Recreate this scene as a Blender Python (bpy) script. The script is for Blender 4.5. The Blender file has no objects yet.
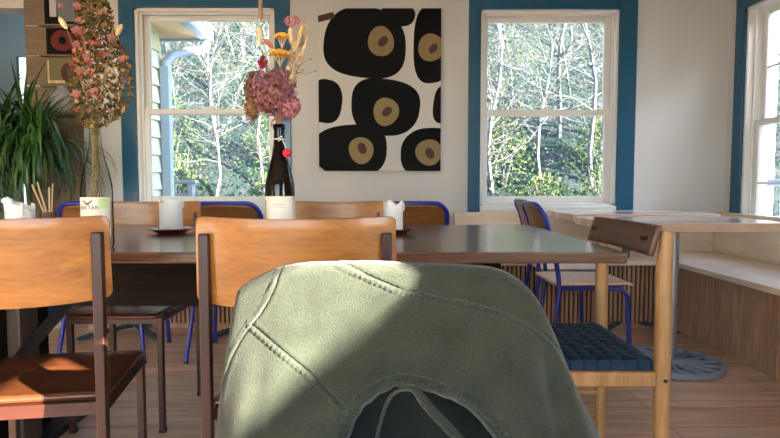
import bpy, bmesh, math, random
from mathutils import Vector, Matrix
random.seed(7)
C = bpy.context.scene.collection
PI = math.pi
F = 560.0
PITCH = math.atan(33/560)
CAMZ = 0.92
def at(px, py, Y):
    a=(px-390)/F; b=(219-py)/F; c,s=math.cos(PITCH),math.sin(PITCH)
    dy=c+b*s; dz=-s+b*c
    t=Y/dy
    return Vector((a*t, Y, CAMZ+dz*t))
# ------------------------------------------------------------------ materials
M={}
def new(name):
    m=bpy.data.materials.new(name); m.use_nodes=True
    nt=m.node_tree; b=nt.nodes['Principled BSDF']
    M[name]=m
    return m,nt,b
def plain(name,col,rough=.5,metal=0,noise=0,scale=20,bump=0,spec=.5,coat=0,sheen=0):
    m,nt,b=new(name)
    b.inputs['Base Color'].default_value=(*col,1); b.inputs['Roughness'].default_value=rough
    b.inputs['Metallic'].default_value=metal
    b.inputs['Specular IOR Level'].default_value=spec
    b.inputs['Coat Weight'].default_value=coat
    if sheen: b.inputs['Sheen Weight'].default_value=sheen
    if noise or bump:
        tc=nt.nodes.new('ShaderNodeTexCoord'); n=nt.nodes.new('ShaderNodeTexNoise')
        n.inputs['Scale'].default_value=scale; n.inputs['Detail'].default_value=5
        nt.links.new(tc.outputs['Object'],n.inputs['Vector'])
        if noise:
            r=nt.nodes.new('ShaderNodeValToRGB')
            r.color_ramp.elements[0].position=.3; r.color_ramp.elements[1].position=.7
            r.color_ramp.elements[0].color=(*[c*(1-noise) for c in col],1)
            r.color_ramp.elements[1].color=(*[min(1,c*(1+noise)) for c in col],1)
            nt.links.new(n.outputs['Fac'],r.inputs['Fac']); nt.links.new(r.outputs['Color'],b.inputs['Base Color'])
        if bump:
            bp=nt.nodes.new('ShaderNodeBump'); bp.inputs['Strength'].default_value=bump; bp.inputs['Distance'].default_value=.004
            nt.links.new(n.outputs['Fac'],bp.inputs['Height']); nt.links.new(bp.outputs['Normal'],b.inputs['Normal'])
    return m
def ramp(nt,stops):
    r=nt.nodes.new('ShaderNodeValToRGB'); e=r.color_ramp.elements
    while len(e)<len(stops): e.new(.5)
    for i,(p,c) in enumerate(stops): e[i].position=p; e[i].color=(*c,1)
    return r
def wood(name,c1,c2,axis='X',rough=.35,scale=6,stretch=14,coat=0,bump=.05,planks=0,gapcol=None):
    m,nt,b=new(name); L=nt.links
    tc=nt.nodes.new('ShaderNodeTexCoord'); mp=nt.nodes.new('ShaderNodeMapping')
    sc={'X':(1,stretch,stretch),'Y':(stretch,1,stretch),'Z':(stretch,stretch,1)}[axis]
    mp.inputs['Scale'].default_value=sc
    L.new(tc.outputs['Object'],mp.inputs['Vector'])
    n=nt.nodes.new('ShaderNodeTexNoise'); n.inputs['Scale'].default_value=scale/2; n.inputs['Detail'].default_value=8; n.inputs['Distortion'].default_value=.6
    L.new(mp.outputs['Vector'],n.inputs['Vector'])
    n2=nt.nodes.new('ShaderNodeTexNoise'); n2.inputs['Scale'].default_value=scale*3; n2.inputs['Detail'].default_value=3
    L.new(mp.outputs['Vector'],n2.inputs['Vector'])
    mx=nt.nodes.new('ShaderNodeMath'); mx.operation='MULTIPLY_ADD'; mx.inputs[1].default_value=.4
    L.new(n2.outputs['Fac'],mx.inputs[0])
    s=nt.nodes.new('ShaderNodeMath'); s.operation='MULTIPLY'; s.inputs[1].default_value=.65; L.new(n.outputs['Fac'],s.inputs[0]); L.new(s.outputs[0],mx.inputs[2])
    r=ramp(nt,[(.36,c1),(.68,c2)]); L.new(mx.outputs[0],r.inputs['Fac'])
    out=r.outputs['Color']
    if planks:
        sx=nt.nodes.new('ShaderNodeSeparateXYZ'); L.new(tc.outputs['Object'],sx.inputs[0])
        md=nt.nodes.new('ShaderNodeMath'); md.operation='DIVIDE'; md.inputs[1].default_value=planks; L.new(sx.outputs['Y'],md.inputs[0])
        fl=nt.nodes.new('ShaderNodeMath'); fl.operation='FLOOR'; L.new(md.outputs[0],fl.inputs[0])
        wn=nt.nodes.new('ShaderNodeTexWhiteNoise'); wn.noise_dimensions='1D'; L.new(fl.outputs[0],wn.inputs['W'])
        hs=nt.nodes.new('ShaderNodeHueSaturation'); 
        mr=nt.nodes.new('ShaderNodeMapRange'); mr.inputs['To Min'].default_value=.75; mr.inputs['To Max'].default_value=1.2
        L.new(wn.outputs['Value'],mr.inputs['Value']); L.new(mr.outputs[0],hs.inputs['Value']); L.new(out,hs.inputs['Color']); out=hs.outputs['Color']
    L.new(out,b.inputs['Base Color'])
    b.inputs['Roughness'].default_value=rough; b.inputs['Coat Weight'].default_value=coat; b.inputs['Coat Roughness'].default_value=.15
    bp=nt.nodes.new('ShaderNodeBump'); bp.inputs['Strength'].default_value=bump; bp.inputs['Distance'].default_value=.002
    L.new(mx.outputs[0],bp.inputs['Height']); L.new(bp.outputs['Normal'],b.inputs['Normal'])
    return m
wood('ply',(.24,.085,.013),(.45,.175,.030),'X',.33,5,9,coat=.15)
wood('ply_edge',(.25,.11,.035),(.42,.2,.07),'X',.45)
wood('shaded_seat_ply',(.05,.015,.007),(.115,.036,.013),'X',.26,5,8,coat=.25)  # same orange ply, darkened to hold the shade on the seats
wood('walnut',(.065,.028,.016),(.17,.08,.045),'X',.27,4,12,coat=.4,planks=.115)
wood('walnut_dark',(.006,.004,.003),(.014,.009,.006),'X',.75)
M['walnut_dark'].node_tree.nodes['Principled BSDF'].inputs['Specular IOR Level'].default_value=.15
wood('post_wood',(.05,.032,.02),(.12,.08,.05),'Z',.5)
wood('panel_brown',(.13,.05,.012),(.26,.10,.025),'X',.32,5,9,coat=.15)
wood('oak',(.29,.155,.055),(.50,.29,.12),'Z',.42,5,10)
wood('oak_x',(.26,.135,.05),(.44,.25,.10),'X',.42,5,10)
wood('plank_brown',(.055,.018,.007),(.13,.044,.015),'X',.32,5,9,coat=.15)
wood('pale_table',(.68,.47,.35),(.84,.65,.52),'X',.22,4,10,coat=.5,planks=.09)
wood('pale_edge',(.40,.235,.14),(.62,.40,.26),'X',.4,5,12)
wood('bench_ply',(.66,.50,.36),(.82,.68,.52),'X',.4,4,8)
wood('bench_ply_y',(.66,.50,.36),(.82,.68,.52),'Y',.4,4,8)
wood('slat_wood',(.32,.175,.09),(.54,.32,.19),'Z',.5,4,10)
wood('board_tan',(.15,.105,.068),(.23,.165,.11),'X',.6,4,8)
plain('slat_gap',(.03,.014,.008),.8)
# floor
m,nt,b=new('floor_planks'); L=nt.links
tc=nt.nodes.new('ShaderNodeTexCoord')
br=nt.nodes.new('ShaderNodeTexBrick'); br.inputs['Scale'].default_value=1
br.inputs['Brick Width'].default_value=1.7; br.inputs['Row Height'].default_value=.19; br.inputs['Mortar Size'].default_value=.002; br.inputs['Mortar Smooth'].default_value=.3
br.inputs['Color1'].default_value=(.52,.52,.52,1); br.inputs['Color2'].default_value=(.75,.75,.75,1); br.inputs['Mortar'].default_value=(0,0,0,1)
br.offset=.37
L.new(tc.outputs['Object'],br.inputs['Vector'])
mp=nt.nodes.new('ShaderNodeMapping'); mp.inputs['Scale'].default_value=(1,9,1); L.new(tc.outputs['Object'],mp.inputs['Vector'])
n=nt.nodes.new('ShaderNodeTexNoise'); n.inputs['Scale'].default_value=2.2; n.inputs['Detail'].default_value=9; n.inputs['Distortion'].default_value=1.0; L.new(mp.outputs['Vector'],n.inputs['Vector'])
r=ramp(nt,[(.3,(.44,.26,.155)),(.5,(.62,.42,.28)),(.72,(.74,.55,.40))]); L.new(n.outputs['Fac'],r.inputs['Fac'])
hs=nt.nodes.new('ShaderNodeMix'); hs.data_type='RGBA'; hs.blend_type='MULTIPLY'; hs.inputs['Factor'].default_value=1
mr=nt.nodes.new('ShaderNodeMapRange'); mr.inputs['From Max'].default_value=.75; mr.inputs['To Min'].default_value=.3; mr.inputs['To Max'].default_value=1.08
L.new(br.outputs['Color'],mr.inputs['Value']); L.new(r.outputs['Color'],hs.inputs['A']); L.new(mr.outputs[0],hs.inputs['B'])
L.new(hs.outputs['Result'],b.inputs['Base Color']); b.inputs['Roughness'].default_value=.42
bp=nt.nodes.new('ShaderNodeBump'); bp.inputs['Strength'].default_value=.15; bp.inputs['Distance'].default_value=.002; L.new(mr.outputs[0],bp.inputs['Height']); L.new(bp.outputs['Normal'],b.inputs['Normal'])
plain('wall_paint',(.60,.59,.585),.7,bump=.05,scale=60)
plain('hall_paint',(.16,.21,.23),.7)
plain('ceiling_paint',(.7,.68,.64),.8)
plain('teal',(.001,.080,.165),.32,coat=.2,noise=.1,scale=3)
plain('white_frame',(.80,.79,.76),.4)
plain('white_trim',(.85,.86,.86),.45)
plain('brown_steel',(.040,.010,.006),.38)
plain('blue_steel',(.006,.016,.26),.28,coat=.3)
plain('teal_steel',(.012,.055,.08),.35,coat=.2)
plain('dark_rubber',(.01,.01,.01),.6)
plain('grey_steel',(.34,.33,.34),.38,.6)
plain('cast_iron',(.30,.35,.40),.45,.2)
plain('black_steel',(.014,.014,.015),.45,.3)
plain('screw',(.05,.04,.03),.4,.7)
plain('candle_wax',(.86,.84,.80),.5)
M['candle_wax'].node_tree.nodes['Principled BSDF'].inputs['Subsurface Weight'].default_value=.15
plain('saucer_red',(.20,.025,.015),.25,coat=.4)
plain('wick',(.02,.02,.02),.8)
plain('navy_strap',(.006,.028,.056),.6,noise=.25,scale=40,bump=.3,spec=.25)
plain('label_paper',(.78,.74,.64),.7,noise=.05,scale=30)
plain('label_green',(.52,.66,.36),.7)
plain('ink',(.02,.05,.03),.6)
plain('ink_brown',(.12,.05,.04),.6)
plain('string_white',(.8,.78,.72),.8)
plain('red_bloom',(.65,.02,.04),.7,noise=.3,scale=200)
plain('canvas_white',(.62,.60,.58),.85)
plain('print_black',(.004,.004,.005),.8,spec=.2)
plain('print_tan',(.27,.20,.095),.85)
plain('print_brown',(.075,.03,.03),.85)
plain('grey_cloth',(.16,.17,.19),.8); plain('dark_red',(.12,.006,.008),.7); plain('olive_print',(.16,.14,.06),.7); plain('white_tag',(.5,.5,.5),.7)
plain('navy_pot',(.01,.03,.07),.3,coat=.4)
plain('grey_vase',(.30,.29,.31),.4)
plain('brown_cup',(.12,.045,.02),.5)
plain('bamboo',(.62,.45,.26),.6)
plain('stem_tan',(.32,.22,.09),.8,noise=.3,scale=30)
plain('stem_green',(.25,.24,.10),.8)
plain('seedhead',(.55,.40,.20),.9,noise=.25,scale=120,bump=.6)
plain('seed_dark',(.22,.13,.06),.9,noise=.3,scale=120,bump=.6)
plain('bunny_tail',(.72,.56,.34),.95,noise=.15,scale=200,bump=.6)
plain('bunny_pink',(.42,.13,.09),.95,noise=.25,scale=200,bump=.6)
plain('petal_pink',(.34,.12,.10),.8,noise=.25,scale=60)
plain('petal_coral',(.40,.08,.05),.8,noise=.3,scale=60)
plain('petal_cream',(.44,.30,.13),.8,noise=.3,scale=60)
plain('leaf_ochre',(.17,.08,.013),.8,noise=.4,scale=50)
plain('leaf_olive',(.075,.060,.014),.8,noise=.4,scale=50)
plain('yarrow',(.70,.36,.03),.9,noise=.35,scale=150)
plain('hyd_mauve',(.30,.11,.135),.8,noise=.45,scale=90)
plain('hyd_pink',(.52,.19,.24),.8,noise=.3,scale=90)
plain('hyd_ochre',(.24,.11,.035),.8,noise=.4,scale=90)
plain('celosia',(.30,.01,.04),.8,noise=.3,scale=100)
plain('pale_bract',(.60,.46,.30),.8,noise=.3,scale=60)
plain('plant_leaf',(.012,.048,.010),.42,noise=.6,scale=6)
plain('plant_leaf_light',(.045,.13,.02),.42,noise=.4,scale=9)
plain('cane',(.14,.10,.05),.8)
plain('soil',(.03,.02,.012),.95)
plain('siding',(.62,.64,.44),.7)
plain('ext_white',(.34,.42,.50),.5)
plain('soffit',(.72,.55,.32),.7)
plain('deck_grey',(.30,.34,.38),.8)
plain('bark_pale',(.075,.08,.085),.9,noise=.3,scale=8)
# seams, cloth
def cloth(name,col,dark=.75):
    m,nt,b=new(name); L=nt.links
    tc=nt.nodes.new('ShaderNodeTexCoord')
    n=nt.nodes.new('ShaderNodeTexNoise'); n.inputs['Scale'].default_value=420; n.inputs['Detail'].default_value=2; L.new(tc.outputs['Object'],n.inputs['Vector'])
    n3=nt.nodes.new('ShaderNodeTexNoise'); n3.inputs['Scale'].default_value=22; n3.inputs['Detail'].default_value=6; L.new(tc.outputs['Object'],n3.inputs['Vector'])
    ad=nt.nodes.new('ShaderNodeMath'); ad.operation='MULTIPLY_ADD'; ad.inputs[1].default_value=.5; L.new(n.outputs['Fac'],ad.inputs[0])
    s=nt.nodes.new('ShaderNodeMath'); s.operation='MULTIPLY'; s.inputs[1].default_value=.5; L.new(n3.outputs['Fac'],s.inputs[0]); L.new(s.outputs[0],ad.inputs[2])
    r=ramp(nt,[(.3,[c*dark for c in col]),(.7,[c*1.25 for c in col])]); L.new(ad.outputs[0],r.inputs['Fac'])
    L.new(r.outputs['Color'],b.inputs['Base Color']); b.inputs['Roughness'].default_value=.9; b.inputs['Sheen Weight'].default_value=.25; b.inputs['Specular IOR Level'].default_value=.2
    bp=nt.nodes.new('ShaderNodeBump'); bp.inputs['Strength'].default_value=.8; bp.inputs['Distance'].default_value=.002; L.new(n.outputs['Fac'],bp.inputs['Height']); L.new(bp.outputs['Normal'],b.inputs['Normal'])
cloth('jacket_green',(.033,.041,.028),.45)
cloth('jacket_lining_shaded',(.005,.009,.008))  # dark green lining, colour darkened further for the shadow inside the neck
plain('thread',(.26,.28,.18),.9)
# glass pane
def glass(name,tint=(1,1,1),mixf=.05,rough=0.0):
    m=bpy.data.materials.new(name); m.use_nodes=True; nt=m.node_tree; nt.nodes.clear(); M[name]=m
    o=nt.nodes.new('ShaderNodeOutputMaterial'); t=nt.nodes.new('ShaderNodeBsdfTransparent'); t.inputs[0].default_value=(*tint,1)
    g=nt.nodes.new('ShaderNodeBsdfGlossy'); g.inputs['Roughness'].default_value=rough
    lw=nt.nodes.new('ShaderNodeLayerWeight'); lw.inputs['Blend'].default_value=mixf
    mx=nt.nodes.new('ShaderNodeMixShader'); nt.links.new(lw.outputs['Fresnel'],mx.inputs[0]); nt.links.new(t.outputs[0],mx.inputs[1]); nt.links.new(g.outputs[0],mx.inputs[2]); nt.links.new(mx.outputs[0],o.inputs[0])
glass('pane_glass',(.98,.99,1),.10)
glass('clear_glass',(.82,.85,.82),.09,.04)
glass('amber_glass',(.11,.045,.018),.30,.04)
# foliage
def foliage(name,stops,scale=1.3):
    m,nt,b=new(name); L=nt.links
    g=nt.nodes.new('ShaderNodeNewGeometry'); n=nt.nodes.new('ShaderNodeTexNoise'); n.inputs['Scale'].default_value=scale; n.inputs['Detail'].default_value=8; n.inputs['Roughness'].default_value=.75
    L.new(g.outputs['Position'],n.inputs['Vector']); 
    mr=nt.nodes.new('ShaderNodeMath'); mr.operation='MULTIPLY_ADD'; mr.inputs[1].default_value=.22; L.new(g.outputs['Random Per Island'],mr.inputs[0])
    s=nt.nodes.new('ShaderNodeMath'); s.operation='MULTIPLY_ADD'; s.inputs[1].default_value=1.1; s.inputs[2].default_value=-.22; L.new(n.outputs['Fac'],s.inputs[0]); L.new(s.outputs[0],mr.inputs[2])
    r=ramp(nt,stops); L.new(mr.outputs[0],r.inputs['Fac']); L.new(r.outputs['Color'],b.inputs['Base Color']); b.inputs['Roughness'].default_value=.7
    tr=nt.nodes.new('ShaderNodeBsdfTranslucent'); L.new(r.outputs['Color'],tr.inputs[0]); mx=nt.nodes.new('ShaderNodeMixShader'); mx.inputs[0].default_value=.35
    L.new(b.outputs[0],mx.inputs[1]); L.new(tr.outputs[0],mx.inputs[2]); L.new(mx.outputs[0],nt.nodes['Material Output'].inputs[0])
foliage('brush_leaf',[(.2,(.004,.026,.018)),(.38,(.010,.042,.022)),(.5,(.028,.034,.036)),(.6,(.022,.045,.016)),(.7,(.060,.065,.014)),(.85,(.048,.044,.055))])
foliage('tree_leaf',[(.2,(.012,.040,.022)),(.45,(.03,.06,.022)),(.6,(.10,.095,.014)),(.8,(.05,.065,.055))],.9)
foliage('shrub_leaf',[(.2,(.016,.055,.016)),(.45,(.045,.085,.018)),(.6,(.10,.11,.02)),(.8,(.13,.085,.03))],1.5)
foliage('twig',[(.2,(.34,.31,.30)),(.5,(.50,.47,.45)),(.8,(.62,.60,.58))])
foliage('hill_ground',[(.35,(.005,.020,.017)),(.45,(.012,.030,.024)),(.55,(.030,.034,.038)),(.65,(.052,.050,.060))],3)
# ------------------------------------------------------------------ mesh builder
class MB:
    def __init__(s): s.v=[]; s.f=[]; s.mi=[]; s.cur=0; s.X=None
    def add(s,vs,fs):
        o=len(s.v)
        if s.X is not None: vs=[s.X@Vector(v) for v in vs]
        s.v+= [tuple(v) for v in vs]; s.f+=[tuple(i+o for i in f) for f in fs]; s.mi+=[s.cur]*len(fs); return s
    def box(s,x0,x1,y0,y1,z0,z1):
        if x0>x1:x0,x1=x1,x0
        if y0>y1:y0,y1=y1,y0
        if z0>z1:z0,z1=z1,z0
        return s.add([(x0,y0,z0),(x1,y0,z0),(x1,y1,z0),(x0,y1,z0),(x0,y0,z1),(x1,y0,z1),(x1,y1,z1),(x0,y1,z1)],
            [(0,3,2,1),(4,5,6,7),(0,1,5,4),(1,2,6,5),(2,3,7,6),(3,0,4,7)])
    def tube(s,pts,r,n=10,cap=True,flat=1.0):
        pts=[Vector(p) for p in pts]; rs=r if isinstance(r,(list,tuple)) else [r]*len(pts)
        vs=[];fs=[]; up=None
        for i,p in enumerate(pts):
            d=(pts[min(i+1,len(pts)-1)]-pts[max(i-1,0)])
            if d.length<1e-9: d=Vector((0,0,1))
            d.normalize()
            if up is None:
                a=Vector((0,0,1)) if abs(d.z)<.9 else Vector((1,0,0))
                up=(a-d*a.dot(d)).normalized()
            else:
                up=(up-d*up.dot(d)); up=up.normalized() if up.length>1e-6 else Vector((1,0,0))
            q=d.cross(up)
            for k in range(n):
                t=2*PI*k/n; vs.append(p+(up*math.cos(t)*flat+q*math.sin(t))*rs[i])
        for i in range(len(pts)-1):
            for k in range(n):
                fs.append((i*n+k,i*n+(k+1)%n,(i+1)*n+(k+1)%n,(i+1)*n+k))
        if cap:
            fs.append(tuple(range(n))[::-1]); fs.append(tuple((len(pts)-1)*n+k for k in range(n)))
        return s.add(vs,fs)
    def lathe(s,prof,c=(0,0,0),n=28,wob=None):
        vs=[];fs=[]
        for i,(r,z) in enumerate(prof):
            for k in range(n):
                t=2*PI*k/n; zz=z+(wob(i,t) if wob else 0)
                vs.append((c[0]+r*math.cos(t),c[1]+r*math.sin(t),c[2]+zz))
        for i in range(len(prof)-1):
            for k in range(n): fs.append((i*n+k,i*n+(k+1)%n,(i+1)*n+(k+1)%n,(i+1)*n+k))
        if prof[0][0]>1e-6: fs.append(tuple(range(n))[::-1])
        if prof[-1][0]>1e-6: fs.append(tuple((len(prof)-1)*n+k for k in range(n)))
        return s.add(vs,fs)
    def ball(s,c,r,n=10,m=7,sq=(1,1,1)):
        prof=[(max(1e-7,r*math.sin(PI*i/m)),-r*math.cos(PI*i/m)) for i in range(m+1)]
        vs=[];fs=[]
        for (a,z) in prof:
            for k in range(n):
                t=2*PI*k/n; vs.append((c[0]+a*math.cos(t)*sq[0],c[1]+a*math.sin(t)*sq[1],c[2]+z*sq[2]))
        for i in range(m):
            for k in range(n): fs.append((i*n+k,i*n+(k+1)%n,(i+1)*n+(k+1)%n,(i+1)*n+k))
        return s.add(vs,fs)
    def prism(s,poly,h,axis='y',o=0):
        # poly list of (a,b); extruded by h from o along axis
        n=len(poly)
        def P(a,b,t): return {'y':(a,t,b),'z':(a,b,t),'x':(t,a,b)}[axis]
        vs=[P(a,b,o) for a,b in poly]+[P(a,b,o+h) for a,b in poly]
        fs=[tuple(range(n)),tuple(range(2*n-1,n-1,-1))]+[(i,i+n,(i+1)%n+n,(i+1)%n) for i in range(n)]
        return s.add(vs,fs)
    def grid(s,fn,nu,nv):
        vs=[fn(i/nu,j/nv) for j in range(nv+1) for i in range(nu+1)]
        fs=[(j*(nu+1)+i,j*(nu+1)+i+1,(j+1)*(nu+1)+i+1,(j+1)*(nu+1)+i) for j in range(nv) for i in range(nu)]
        return s.add(vs,fs)
    def build(s,name,mat,parent=None,smooth=True,bevel=0,kind=None,loc=None,solid=0,subs=0,fixn=True,seg=2):
        me=bpy.data.meshes.new(name); me.from_pydata(s.v,[],s.f)
        mats=mat if isinstance(mat,(list,tuple)) else [mat]
        for x in mats: me.materials.append(M[x])
        if len(mats)>1:
            for i,p in enumerate(me.polygons): p.material_index=s.mi[i]
        if fixn:
            bm=bmesh.new(); bm.from_mesh(me); bmesh.ops.recalc_face_normals(bm,faces=bm.faces); bm.to_mesh(me); bm.free()
        o=bpy.data.objects.new(name,me); C.objects.link(o)
        if loc: o.location=loc
        if parent: o.parent=parent
        if smooth:
            for p in me.polygons: p.use_smooth=True
            try: me.set_sharp_from_angle(angle=math.radians(40))
            except Exception: pass
        if solid:
            md=o.modifiers.new('s','SOLIDIFY'); md.thickness=solid; md.offset=0
        if subs:
            md=o.modifiers.new('u','SUBSURF'); md.levels=subs; md.render_levels=subs
        if bevel:
            md=o.modifiers.new('b','BEVEL'); md.width=bevel; md.segments=seg; md.limit_method='ANGLE'; md.angle_limit=math.radians(35)
        if kind: o['kind']=kind
        return o
def thing(name,label,cat,loc=(0,0,0),rotz=0,group=None):
    o=bpy.data.objects.new(name,None); C.objects.link(o); o.empty_display_size=.1
    o.location=loc; o.rotation_euler=(0,0,rotz); o['label']=label; o['category']=cat
    if group:o['group']=group
    return o
def tag(o,label,cat,group=None,kind=None):
    o['label']=label; o['category']=cat
    if group:o['group']=group
    if kind:o['kind']=kind
    return o
def dup(root,loc,rotz,label,group=None):
    def cp(o,parent):
        c=o.copy(); C.objects.link(c); c.parent=parent
        for ch in [x for x in kids.get(o.name,[])]: cp(ch,c)
        return c
    kids={}
    for x in bpy.data.objects:
        if x.parent: kids.setdefault(x.parent.name,[]).append(x)
    r=cp(root,None); r.location=loc; r.rotation_euler=(0,0,rotz); r['label']=label
    if group: r['group']=group
    return r
def bez(p0,p1,p2,p3,n=12):
    out=[]
    for i in range(n+1):
        t=i/n; a=(1-t)**3;b_=3*t*(1-t)**2;c=3*t*t*(1-t);d=t**3
        out.append(tuple(a*p0[k]+b_*p1[k]+c*p2[k]+d*p3[k] for k in range(len(p0))))
    return out
# ------------------------------------------------------------------ shell
WY=4.05; WX=2.415; CEIL=2.75; XL=-3.9; YR=-3.2
MB().box(XL-.2,WX+.1,YR-.2,WY+3.2,-.1,0).build('floor','floor_planks',kind='structure',smooth=False)
MB().box(XL-.2,WX+.1,YR-.2,WY+.1,CEIL,CEIL+.1).build('ceiling','ceiling_paint',kind='structure',smooth=False)
def wz(py,Y=WY): return at(390,py,Y).z
def wx(px,Y=WY,py=110): return at(px,py,Y).x
# openings back wall
DOOR=(XL+.15,wx(27,py=60),0,wz(8))
W1=(wx(137),wx(276),.775,wz(8)); W2=(wx(480),wx(617),.775,wz(9.6))
def wall_holes(axis,c0,c1,a0,a1,holes):
    mb=MB(); cur=a0
    def bx(u0,u1,z0,z1):
        if u1-u0<1e-4 or z1-z0<1e-4: return
        if axis=='x': mb.box(u0,u1,c0,c1,z0,z1)
        else: mb.box(c0,c1,u0,u1,z0,z1)
    for h in sorted(holes):
        bx(cur,h[0],0,CEIL); bx(h[0],h[1],0,h[2]); bx(h[0],h[1],h[3],CEIL); cur=h[1]
    bx(cur,a1,0,CEIL); return mb
wall_holes('x',WY,WY+.14,XL-.1,WX,[DOOR,W1,W2]).build('wall_back','wall_paint',kind='structure',smooth=False)
W3=(2.70,3.85,.60,2.12); W4=(-2.95,-1.06,.78,2.12)  # W4 is unseen, its opening shaped to aim the sun at the jacket
wall_holes('y',WX,WX+.14,YR-.1,WY+.14,[W4,W3]).build('wall_right','wall_paint',kind='structure',smooth=False)
MB().box(XL-.1,XL,YR-.1,WY,0,CEIL).build('wall_left','wall_paint',kind='structure',smooth=False)
W5=(-2.7,.3,.6,2.25)  # unseen rear window, added to let in fill light from behind
wall_holes('x',YR-.14,YR,XL,WX,[W5]).build('wall_rear','wall_paint',kind='structure',smooth=False)
# hallway behind the opening
hb=MB(); hb.box(XL-.1,-2.45,WY+1.05,WY+1.15,0,2.6); hb.box(XL-.2,XL-.1,WY+.14,WY+1.05,0,2.6); hb.box(-2.62,-2.5,WY+.14,WY+1.05,0,2.6)
hb.build('wall_hall','hall_paint',kind='structure',smooth=False)
MB().box(XL-.2,-2.5,WY+.14,WY+1.15,2.6,2.68).build('ceiling_hall','hall_paint',kind='structure',smooth=False)
# door in the hall, its glass glows to stand in for daylight
# ------------------------------------------------------------------ windows
def window_back(n,px0,px1,py_top,rail,glass_px,casing_px,label=''):
    x0,x1=wx(px0),wx(px1); z0=.775; z1=wz(py_top)
    fr=MB()
    t=.02
    fr.box(x0,x0+t,WY-.005,WY+.16,z0,z1); fr.box(x1-t,x1,WY-.005,WY+.16,z0,z1); fr.box(x0,x1,WY-.005,WY+.16,z1-t,z1); fr.box(x0,x1,WY-.005,WY+.16,z0,z0+t)
    # inner stops
    fr.box(x0+t,x0+t+.014,WY+.035,WY+.05,z0+t,z1-t); fr.box(x1-t-.014,x1-t,WY+.035,WY+.05,z0+t,z1-t); fr.box(x0+t,x1-t,WY+.035,WY+.05,z1-t-.014,z1-t)
    w=fr.build('window_%d'%n,'white_frame',kind='structure',bevel=.003)
    zr=wz(rail,WY+.08)
    a,b=x0+t,x1-t
    def sash(name,y0,y1,za,zb,bot,top):
        s=MB(); st=.045
        s.box(a,a+st,y0,y1,za,zb); s.box(b-st,b,y0,y1,za,zb); s.box(a+st,b-st,y0,y1,za,za+bot); s.box(a+st,b-st,y0,y1,zb-top,zb)
        o=s.build(name,'white_frame',w,bevel=.004)
        MB().box(a+st,b-st,(y0+y1)/2-.002,(y0+y1)/2+.002,za+bot,zb-top).build('pane','pane_glass',o,smooth=False)
        return o
    sash('lower_sash',WY+.055,WY+.088,z0+t,zr+.02,.05,.038)
    up=sash('upper_sash',WY+.092,WY+.125,zr-.02,z1-t,.038,.042)
    lk=MB(); lk.box((a+b)/2-.035,(a+b)/2+.035,WY+.06,WY+.085,zr+.0205,zr+.03); lk.tube([((a+b)/2-.02,WY+.065,zr+.034),((a+b)/2+.04,WY+.06,zr+.036)],.006,8)
    lk.build('sash_lock','white_trim',w)
    c0,c1=wx(casing_px[0]),wx(casing_px[1]); zt=z1+.135
    cs=MB(); cs.box(c0,x0,WY-.022,WY-.0005,.735,zt); cs.box(x1,c1,WY-.022,WY-.0005,.735,zt); cs.box(x0,x1,WY-.022,WY-.0005,z1,zt); cs.box(c0,c1,WY-.028,WY-.0005,zt,zt+.03)
    cs.build('casing','teal',w,bevel=.003)
    MB().box(x0,x1,WY-.03,WY+.05,z0-.028,z0).build('window_sill','white_frame',w,bevel=.004)
    MB().box(x0,x1,WY-.018,WY-.0005,.735,z0-.028).build('apron','white_frame',w)
window_back(1,137,276,8,112,(153,262),(122,291))
window_back(2,480,617,9.6,113,(489,606),(468,634.5))
def window_right(n,y0,y1,z0,z1,rail,munt_z,munt_y):
    t=.02; X=WX
    fr=MB(); fr.box(X-.005,X+.16,y0,y0+t,z0,z1); fr.box(X-.005,X+.16,y1-t,y1,z0,z1); fr.box(X-.005,X+.16,y0,y1,z1-t,z1); fr.box(X-.005,X+.16,y0,y1,z0,z0+t)
    fr.box(X+.035,X+.05,y1-t-.014,y1-t,z0+t,z1-t); fr.box(X+.035,X+.05,y0+t,y0+t+.014,z0+t,z1-t)
    w=fr.build('window_%d'%n,'white_frame',kind='structure',bevel=.003)
    a,b=y0+t,y1-t
    def sash(name,x0,x1,za,zb,bot,top,mz):
        s=MB(); st=.045
        s.box(x0,x1,a,a+st,za,zb); s.box(x0,x1,b-st,b,za,zb); s.box(x0,x1,a+st,b-st,za,za+bot); s.box(x0,x1,a+st,b-st,zb-top,zb)
        o=s.build(name,'white_frame',w,bevel=.004)
        xm=(x0+x1)/2
        MB().box(xm-.002,xm+.002,a+st,b-st,za+bot,zb-top).build('pane','pane_glass',o,smooth=False)
        for z in mz: MB().box(x0+.006,x1-.006,a+st,b-st,z-.007,z+.007).build('muntin','white_frame',o,smooth=False)
        for y in munt_y: MB().box(x0+.007,x1-.007,y-.007,y+.007,za+bot,zb-top).build('muntin','white_frame',o,smooth=False)
    sash('lower_sash',X+.055,X+.088,z0+t,rail+.02,.05,.038,[m for m in munt_z if m<rail])
    sash('upper_sash',X+.092,X+.125,rail-.02,z1-t,.038,.042,[m for m in munt_z if m>rail])
    cs=MB(); zt=min(z1+.135,2.74); zb=.735
    cs.box(X-.022,X-.0005,y1,y1+.1,zb,zt); cs.box(X-.022,X-.0005,y0-.1,y0,zb,zt); cs.box(X-.022,X-.0005,y0,y1,z1,zt)
    cs.build('casing','teal',w,bevel=.003)
window_right(3,W3[0],W3[1],W3[2],W3[3],1.345,[.94,1.71],[3.45,3.1])
window_right(4,W4[0],W4[1],W4[2],W4[3],1.42,[],[])
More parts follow.
